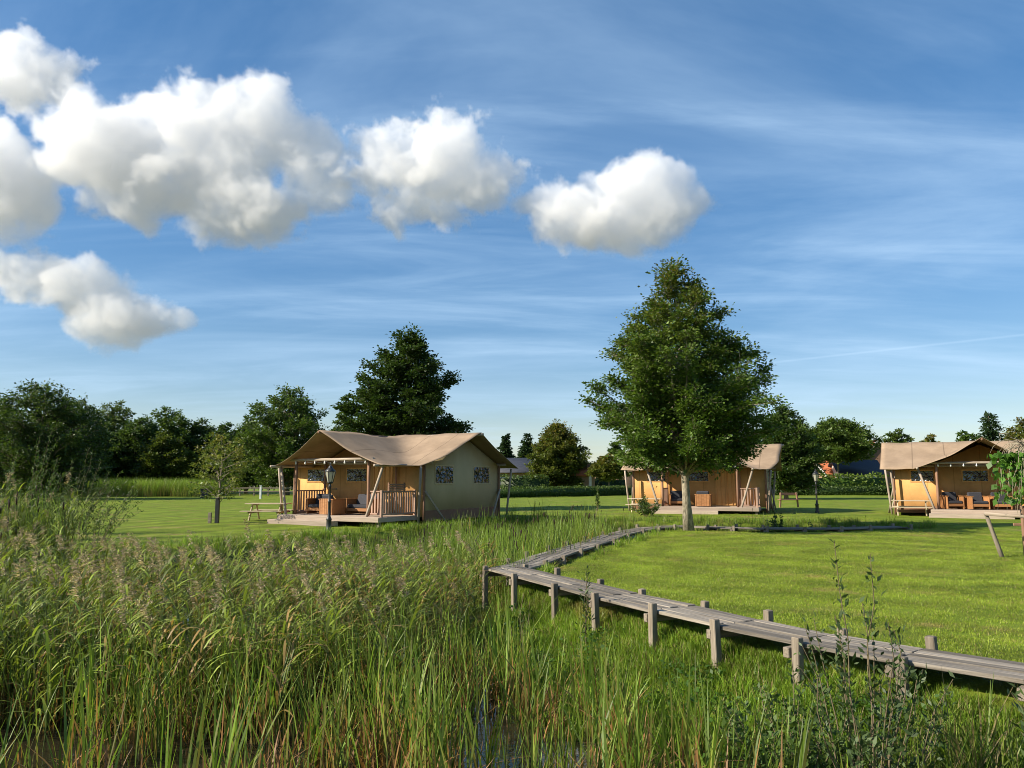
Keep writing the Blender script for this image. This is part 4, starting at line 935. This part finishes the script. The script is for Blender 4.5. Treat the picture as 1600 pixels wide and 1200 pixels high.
# ---------------------------------------------------------------- reeds, cattails and grass (uncountable)
def strip(m, base, az, h, w_, bend, col, col2=None, segs=5, twist=0.0):
    """one tapering blade rising from base, bending towards azimuth az"""
    s = np.linspace(0, 1, segs + 1); d = np.array([math.cos(az), math.sin(az), 0]); sd_ = np.array([-math.sin(az + twist), math.cos(az + twist), 0])
    ctr = np.asarray(base)[None] + d * (bend * h * s[:, None] ** 2) + np.array([0, 0, 1.]) * (h * s * (1 - .35 * bend * s))[:, None]
    wd = w_ * np.minimum(1, 3.2 * (1 - s)) * np.minimum(1, .55 + 2 * s); wd[-1] = .0008
    V = np.stack([ctr - sd_ * wd[:, None] / 2, ctr + sd_ * wd[:, None] / 2], 1).reshape(-1, 3)
    i = np.arange(segs) * 2; F = np.stack([i, i + 1, i + 3, i + 2], 1)
    c = np.asarray(col, float); c2 = np.asarray(col2 if col2 is not None else col, float); C = np.repeat(c * (1 - s[:, None]) + c2 * s[:, None], 2, 0); m.add(V, [F], C)
def proto(name, m, mat):
    o = bpy.data.objects.new(name, m.mesh(name, True)); o.data.materials.append(mat)
    return o
def make_reed(seed, h, panicle, lean=-.12, dry=0.0):
    r = np.random.default_rng(seed); m = MB(); s = np.linspace(0, 1, 6); stem = np.stack([lean * h * s ** 2 + .02 * np.sin(s * 4 + seed), .05 * h * s ** 2 * r.normal(), h * s], 1)
    sc_ = np.array([.12, .15, .04]) * (1 - dry) + np.array([.32, .22, .1]) * dry
    m.tube(stem, .0045 * (1 - .6 * s), 4, sc_, False)
    for k in range(9):
        t = .22 + .72 * k / 9 + r.uniform(-.03, .03); f = t * 5; i0 = min(4, int(f)); b = stem[i0] + (stem[i0 + 1] - stem[i0]) * (f - i0)
        az = r.normal(math.pi if r.random() < .35 else .2, .9); ln = r.uniform(.3, .52) * (1.1 - .35 * t)
        g = np.array([.17, .215, .032]) * r.uniform(.45, 1.9) * (1 - dry) + np.array([.38, .22, .085]) * dry
        # an arching leaf leaving the stem sideways
        q = np.linspace(0, 1, 5); d = np.array([math.cos(az), math.sin(az), 0]); el = r.uniform(.55, 1.2)
        c = b + d * (ln * q * math.cos(el) * (1 + .3 * q))[:, None] + np.array([0, 0, 1]) * (ln * (q * math.sin(el) - .38 * q ** 2.5))[:, None]
        n_ = np.array([-d[1], d[0], 0]); wd = .025 * np.sin(np.clip(q * .9 + .12, 0, 1) * math.pi) ** .6; wd[-1] = .001
        V = np.stack([c - n_ * wd[:, None] / 2, c + n_ * wd[:, None] / 2], 1).reshape(-1, 3); i = np.arange(4) * 2
        m.add(V, [np.stack([i, i + 1, i + 3, i + 2], 1)], g)
    if panicle:
        n = 70; t = r.random(n); P = stem[-1] + np.stack([lean * .5 * t * .25 + r.normal(0, .02, n) - .05 * t, r.normal(0, .022, n), -.06 + .22 * t], 1)
        A = np.stack([np.full(n, -.5) + r.normal(0, .5, n), r.normal(0, .5, n), .5 - r.random(n)], 1); S = r.uniform(.03, .07, n); V, F = leaf_faces(P, A, r.normal(0, 1, (n, 3)), S, S * .22, 0)
        m.add(V, [F], np.repeat(np.array([.36, .28, .175]) * r.uniform(.55, 1.4, (n, 1)), 4, 0))
    return m
def make_cattail(seed, n, h, spread, dead=.25, head=0):
    r = np.random.default_rng(seed); m = MB()
    for k in range(n):
        dd = r.random() < dead; az = r.uniform(0, 6.28); b = (spread * r.normal(), spread * r.normal(), 0)
        hh = h * r.uniform(.6, 1.08) * (.7 if dd else 1); bend = abs(r.normal(0, .5 if dd else .2)) + .04
        g = np.array([.36, .19, .07]) * r.uniform(.45, 1.15) if dd else np.array([.105, .175, .025]) * r.uniform(.6, 1.6)
        g2 = g if dd else g * np.array([1.35, 1.2, 1.0])
        low = np.array([.26, .17, .07]) * .8 if (not dd and r.random() < .4) else g
        strip(m, b, az, hh, r.uniform(.010, .019), min(bend, 1.2), low, g2, 6, r.normal(0, .5))
    for k in range(head):
        b = np.array([spread * r.normal(), spread * r.normal(), 0]); top = b + np.array([.03 * r.normal(), .03 * r.normal(), h * .92])
        m.tube([b, top], .005, 4, (.09, .13, .04), False); m.tube([top, top + (top - b) / h * .05, top + (top - b) / h * .15, top + (top - b) / h * .17], [.006, .013, .013, .004], 6, (.035, .018, .009))
    return m
def make_tuft(seed, n, h, spread, w_, c0, c1, bend=.5, dry=.08):
    r = np.random.default_rng(seed); m = MB()
    for k in range(n):
        g = np.array(c0) + (np.array(c1) - np.array(c0)) * r.random()
        if r.random() < dry: g = np.array([.28, .22, .09]) * r.uniform(.6, 1.1)
        strip(m, (spread * r.uniform(-1, 1), spread * r.uniform(-1, 1), -.01), r.uniform(0, 6.28), h * r.uniform(.5, 1.1), w_ * r.uniform(.7, 1.3), abs(r.normal(0, bend)) + .08, g * .8, g * 1.1, 3, r.normal(0, .6))
    return m
def make_broad(seed, n, h, spread):
    """low broad-leaved weed clump"""
    r = np.random.default_rng(seed); m = MB(); P = np.stack([r.normal(0, spread, n), r.normal(0, spread, n), h * r.random(n) ** .7], 1); A = r.normal(0, 1, (n, 3)); A[:, 2] *= .4
    Nn = r.normal(0, .45, (n, 3)); Nn[:, 2] += 1; S = r.uniform(.03, .075, n); V, F = leaf_faces(P, A, Nn, S, S * .6, .06); m.add(V, [F], np.repeat(np.array([.055, .12, .016]) * r.uniform(.6, 1.5, (n, 1)), 4, 0))
    return m
PROTO = 0
def scatter(name, label, cat, protos, pts, rot, scl, idx):
    global PROTO
    PROTO += 1; pc = bpy.data.collections.new('source_%02d' % PROTO)
    for k, o in enumerate(protos): o.name = 'source_%02d_%02d' % (PROTO, k); pc.objects.link(o)
    me = bpy.data.meshes.new(name); n = len(pts); me.vertices.add(n); me.vertices.foreach_set('co', np.asarray(pts, np.float32).ravel())
    for an, ty, dat, f in (('rot', 'FLOAT_VECTOR', rot, 'vector'), ('scl', 'FLOAT', scl, 'value'), ('idx', 'INT', idx, 'value')):
        a = me.attributes.new(an, ty, 'POINT'); a.data.foreach_set(f, np.asarray(dat, np.int32 if ty == 'INT' else np.float32).ravel())
    o = link(name, me); g = bpy.data.node_groups.new(name, 'GeometryNodeTree')
    g.interface.new_socket('Geometry', in_out='INPUT', socket_type='NodeSocketGeometry'); g.interface.new_socket('Geometry', in_out='OUTPUT', socket_type='NodeSocketGeometry')
    nn = g.nodes; l = g.links; gi = nn.new('NodeGroupInput'); go = nn.new('NodeGroupOutput'); ip = nn.new('GeometryNodeInstanceOnPoints')
    ci = nn.new('GeometryNodeCollectionInfo'); ci.inputs['Collection'].default_value = pc; ci.inputs['Separate Children'].default_value = True; ci.inputs['Reset Children'].default_value = True
    def attr(nm, dt):
        x = nn.new('GeometryNodeInputNamedAttribute'); x.data_type = dt; x.inputs['Name'].default_value = nm
        return x.outputs['Attribute']
    er = nn.new('FunctionNodeEulerToRotation'); l.new(attr('rot', 'FLOAT_VECTOR'), er.inputs[0])
    l.new(gi.outputs[0], ip.inputs['Points']); l.new(ci.outputs[0], ip.inputs['Instance']); ip.inputs['Pick Instance'].default_value = True
    l.new(attr('idx', 'INT'), ip.inputs['Instance Index']); l.new(er.outputs[0], ip.inputs['Rotation']); l.new(attr('scl', 'FLOAT'), ip.inputs['Scale']); l.new(ip.outputs[0], go.inputs[0])
    o.modifiers.new('scatter', 'NODES').node_group = g
    return tag(o, label, cat, None, 'stuff')
def spots(n, box, accept, seed, inview=1.2):
    r = np.random.default_rng(seed); x = r.uniform(box[0], box[1], n); y = r.uniform(box[2], box[3], n)
    ok = (np.abs(x) < .69 * y + inview); x, y = x[ok], y[ok]; s = sdf(x, y); p = accept(x, y, s); ok = r.random(len(x)) < p
    x, y = x[ok], y[ok]; return np.stack([x, y, height(x, y)], 1), r
def scatter_on(name, label, cat, protos, P, r, smin, smax, tilt=.06, full=True, sfun=None, ndead=0):
    n = len(P); rot = np.stack([r.normal(0, tilt, n), r.normal(0, tilt, n), r.uniform(0, 6.28, n) if full else r.normal(0, .55, n)], 1)
    s = r.uniform(smin, smax, n)
    if sfun is not None: s = s * sfun(P[:, 0], P[:, 1])
    live = len(protos) - ndead; idx = r.integers(0, live, n)
    if ndead:   # dead stems stand together in patches
        dead = r.random(n) < np.clip(.10 + 1.1 * vnoise(P[:, 0], P[:, 1], .75, 33), .03, .8); idx = np.where(dead, live + r.integers(0, ndead, n), idx)
    scatter(name, label, cat, protos, P, rot, s, idx); print(name, n)
def hole(x, y, cx, cy, r): return np.clip((np.hypot(x - cx, y - cy) - r) / .5, 0, 1)
# tall reeds with panicles, left and middle of the pond
reeds = [proto('r', make_reed(k, 1.38 + .06 * (k % 4), k % 5 == 0), M['reed']) for k in range(10)] + [proto('r', make_reed(50 + k, 1.25, False, (-.3, .25, -.1)[k], .8), M['reed']) for k in range(3)]
def acc(x, y, s):
    edge = np.clip((s - .25) / .6, 0, 1); right = np.clip((-.6 - x + .10 * (y - 9)) / 1.3, 0, 1); nearv = np.clip((y - 7.4 - .2 * np.clip(x + 3, -3, 3)) / 1.5, 0, 1)
    far_ = np.clip((15.8 - y) / 1.2 + np.clip((-9 - x) * 2, 0, 5), 0, 1)
    return far_ * edge * right * nearv * np.clip(.75 + .5 * vnoise(x, y, 1.1, 2), 0, 1)
P, r = spots(17000, (-17, 1.5, 7.2, 25), acc, 31)
scatter_on('reed_bed', 'tall green reeds with brownish plumes filling the pond at left', 'reeds', reeds, P, r, .78, 1.1, .07, False, lambda x, y: 1 + .12 * vnoise(x, y, 1.7, 5) + .22 * np.clip((-9 - x) / 4, 0, 1), 3)
# cattails at the front
cats = [proto('c', make_cattail(k, 15, 1.3, .07, .22, 0), M['reed']) for k in range(8)] + [proto('c', make_cattail(70 + k, 13, 1.0, .1, .8), M['reed']) for k in range(5)]
def acc(x, y, s):
    right = np.clip((2.9 - x - .25 * (y - 6)) / .6, 0, 1); e = np.clip((s - .35) / .5, 0, 1)
    h_ = hole(x, y, -.35, 7.8, .35) * hole(x, y, -4.6, 7.3, .6) * hole(x, y, 2.1, 6.7, .45) * hole(x, y, .1, 7.1, .35) * hole(x, y, -2.6, 7.1, .35)
    fall = np.clip((11.5 - y) / 2, 0, 1); dens = np.where(x < -.8, .66, .62)
    far_w = np.clip((walkdist(x, y) - 1.5) / 1.0, 0, 1)
    return far_w * right * e * h_ * fall * dens * np.clip(.75 + .7 * vnoise(x, y, .6, 8), .05, 1) * np.clip((y - 5.7) / 1.2, .4, 1)
P, r = spots(2500, (-7.5, 3.3, 5.4, 11.5), acc, 41, .6)
scatter_on('cattail_leaves', 'long upright cattail leaves with brown dead blades at the front', 'cattails', cats, P, r, .7, 1.12, .08, True, None, 5)
# reeds and cattails between the nearest tent and the boardwalk, and behind the tree
cat2 = [proto('c', make_cattail(200 + k, 16, 1.35, .13, .06, 1 if k == 2 else 0), M['reed']) for k in range(6)]
def acc(x, y, s):
    a = np.clip((s - .25) / .5, 0, 1) * (y > 14) * np.clip((x + 6.5 - .0 * y) / 2.5, 0, 1) * np.where(x < 3, 1, .55)
    return a * np.clip(.8 + .4 * vnoise(x, y, 1.5, 4), 0, 1) * np.clip((y - 14.5) / 2.5, 0, 1)
P, r = spots(6800, (-7, 15.5, 14.5, 34), acc, 51)
scatter_on('reed_thicket', 'dense green rushes between the nearest tent and the boardwalk', 'reeds', cat2, P, r, .75, 1.1, .05, True, lambda x, y: np.where(x > 3.6, .62, 1.0) * np.where(y < 17.5, .75, 1.0) * np.where(x < -2.5, .72, 1.0) * np.where((y > 25) & (x < 1), .8, 1.0))
# tall rough growth at the far left shore
def acc(x, y, s): return np.clip((s + 1.0) / .8, 0, 1) * np.clip((-9.9 - x) / 1.5, 0, 1) * np.clip(.7 + .5 * vnoise(x, y, 1.5, 9), 0, 1)
P, r = spots(9000, (-24, -10, 14, 28), acc, 61)
scatter_on('shore_reeds', 'rough pale green reeds on the far left shore', 'reeds', reeds[:10] + [proto('c', make_cattail(300 + k, 14, 1.5, .12, .12, k % 2), M['reed']) for k in range(4)], P, r, .8, 1.25, .08)
# far reed band in front of the wood
band = [proto('b', make_cattail(400 + k, 40, 1.9, .45, .03), M['reed']) for k in range(4)]
for o in band:
    a = o.data.color_attributes['tint']; c = np.empty(len(a.data) * 4, np.float32); a.data.foreach_get('color', c); c = c.reshape(-1, 4); c[:, :3] *= (1.3, 1.35, 1.2); a.data.foreach_set('color', c.ravel())
def acc(x, y, s): return np.where((x < at(318, 84)) & (y > 82 + .02 * (x + 33)), 1, 0) * 1.0
P, r = spots(2600, (-62, -33, 82, 92), acc, 71, 6)
scatter_on('tall_grass_band', 'band of tall bright grass in front of the wood at left', 'tall grass', band, P, r, .85, 1.15, .05)
# bank grass
M['bank'] = lawn_blade_mat()
bgr = [proto('g', make_tuft(k, 34, .34, .13, .0095, (.085, .17, .014), (.25, .36, .03), .5, .14), M['bank']) for k in range(6)]
def acc(x, y, s):
    east = np.clip((x + .3 + .05 * y) / 1.2, 0, 1) * (y < 16); ok = np.clip((s + .1) / .25, 0, 1) * np.clip((2.9 - s) / 1.3, 0, 1)
    ok = ok * ((walkdist(x, y) > .46) | (height(x, y) < -.06))
    return ok * east * hole(x, y, 1.9, 6.7, .5) * np.clip(.8 + .5 * vnoise(x, y, .8, 3), .1, 1)
P, r = spots(22000, (-1.5, 5.5, 4.6, 16), acc, 81)
scatter_on('bank_grass', 'lush bright grass on the bank below the boardwalk', 'grass', bgr, P, r, .55, 1.15, .12, True, lambda x, y: np.where(walkdist(x, y) < .56, np.clip((.02 - height(x, y)) / .42, .05, .6), .7 + .3 * np.clip((walkdist(x, y) - .5) / 1.0, 0, 1)))
wd = [proto('w', make_broad(k, 60, .22, .14), M['grass']) for k in range(4)]
def acc(x, y, s):
    return np.clip((s - .05) / .3, 0, 1) * np.clip((2.0 - s) / .8, 0, 1) * np.clip(.25 + .9 * vnoise(x, y, .9, 14), 0, 1) * (x > -.5) * (walkdist(x, y) > .5)
P, r = spots(2600, (-.5, 5.2, 4.8, 14.5), acc, 91)
scatter_on('bank_weeds', 'low leafy weeds under the edge of the boardwalk', 'weeds', wd, P, r, .7, 1.3, .1)
# fringe of longer grass on every other shore
tall = [proto('t', make_tuft(700 + k, 16, .95, .07, .010, (.08, .15, .018), (.2, .25, .04), .3, .25), M['reed']) for k in range(5)]
def acc_(x, y, s): return np.clip(.5 + .6 * vnoise(x, y, .7, 21), 0, 1) * np.clip((walkdist(x, y) - .75) / .5, 0, 1)
P, r = spots(230, (2.6, 4.7, 4.3, 6.4), acc_, 121, .3)
scatter_on('tall_grass', 'tall mixed grass in the bottom right corner', 'grass', tall, P, r, .6, 1.1, .1)
def acc(x, y, s): return (walkdist(x, y) > .75) * (np.abs(s + .05) < .55) * np.clip(.7 + .4 * vnoise(x, y, 1.2, 6), 0, 1) * ((y > 16.5) | (x < -2))
P, r = spots(26000, (-20, 17, 10, 36), acc, 101)
scatter_on('shore_grass', 'fringe of longer grass along the far pond shore', 'grass', bgr, P, r, .5, 1.0, .1)
# lawn blades
M['lawn'] = lawn_blade_mat()
lw = [proto('l', make_tuft(500 + k, 60, .036, .17, .005, (.17, .25, .016), (.31, .37, .04), .7, .1), M['lawn']) for k in range(6)]
def acc(x, y, s): return (s < -.05) * np.clip((42 - y) / 26, 0, 1) * (walkdist(x, y) > .46)
P, r = spots(42000, (-2, 17, 5, 41), acc, 111)
scatter_on('lawn_blades', 'short mown grass of the lawn inside the boardwalk bend', 'grass', lw, P, r, .7, 1.25, .1)
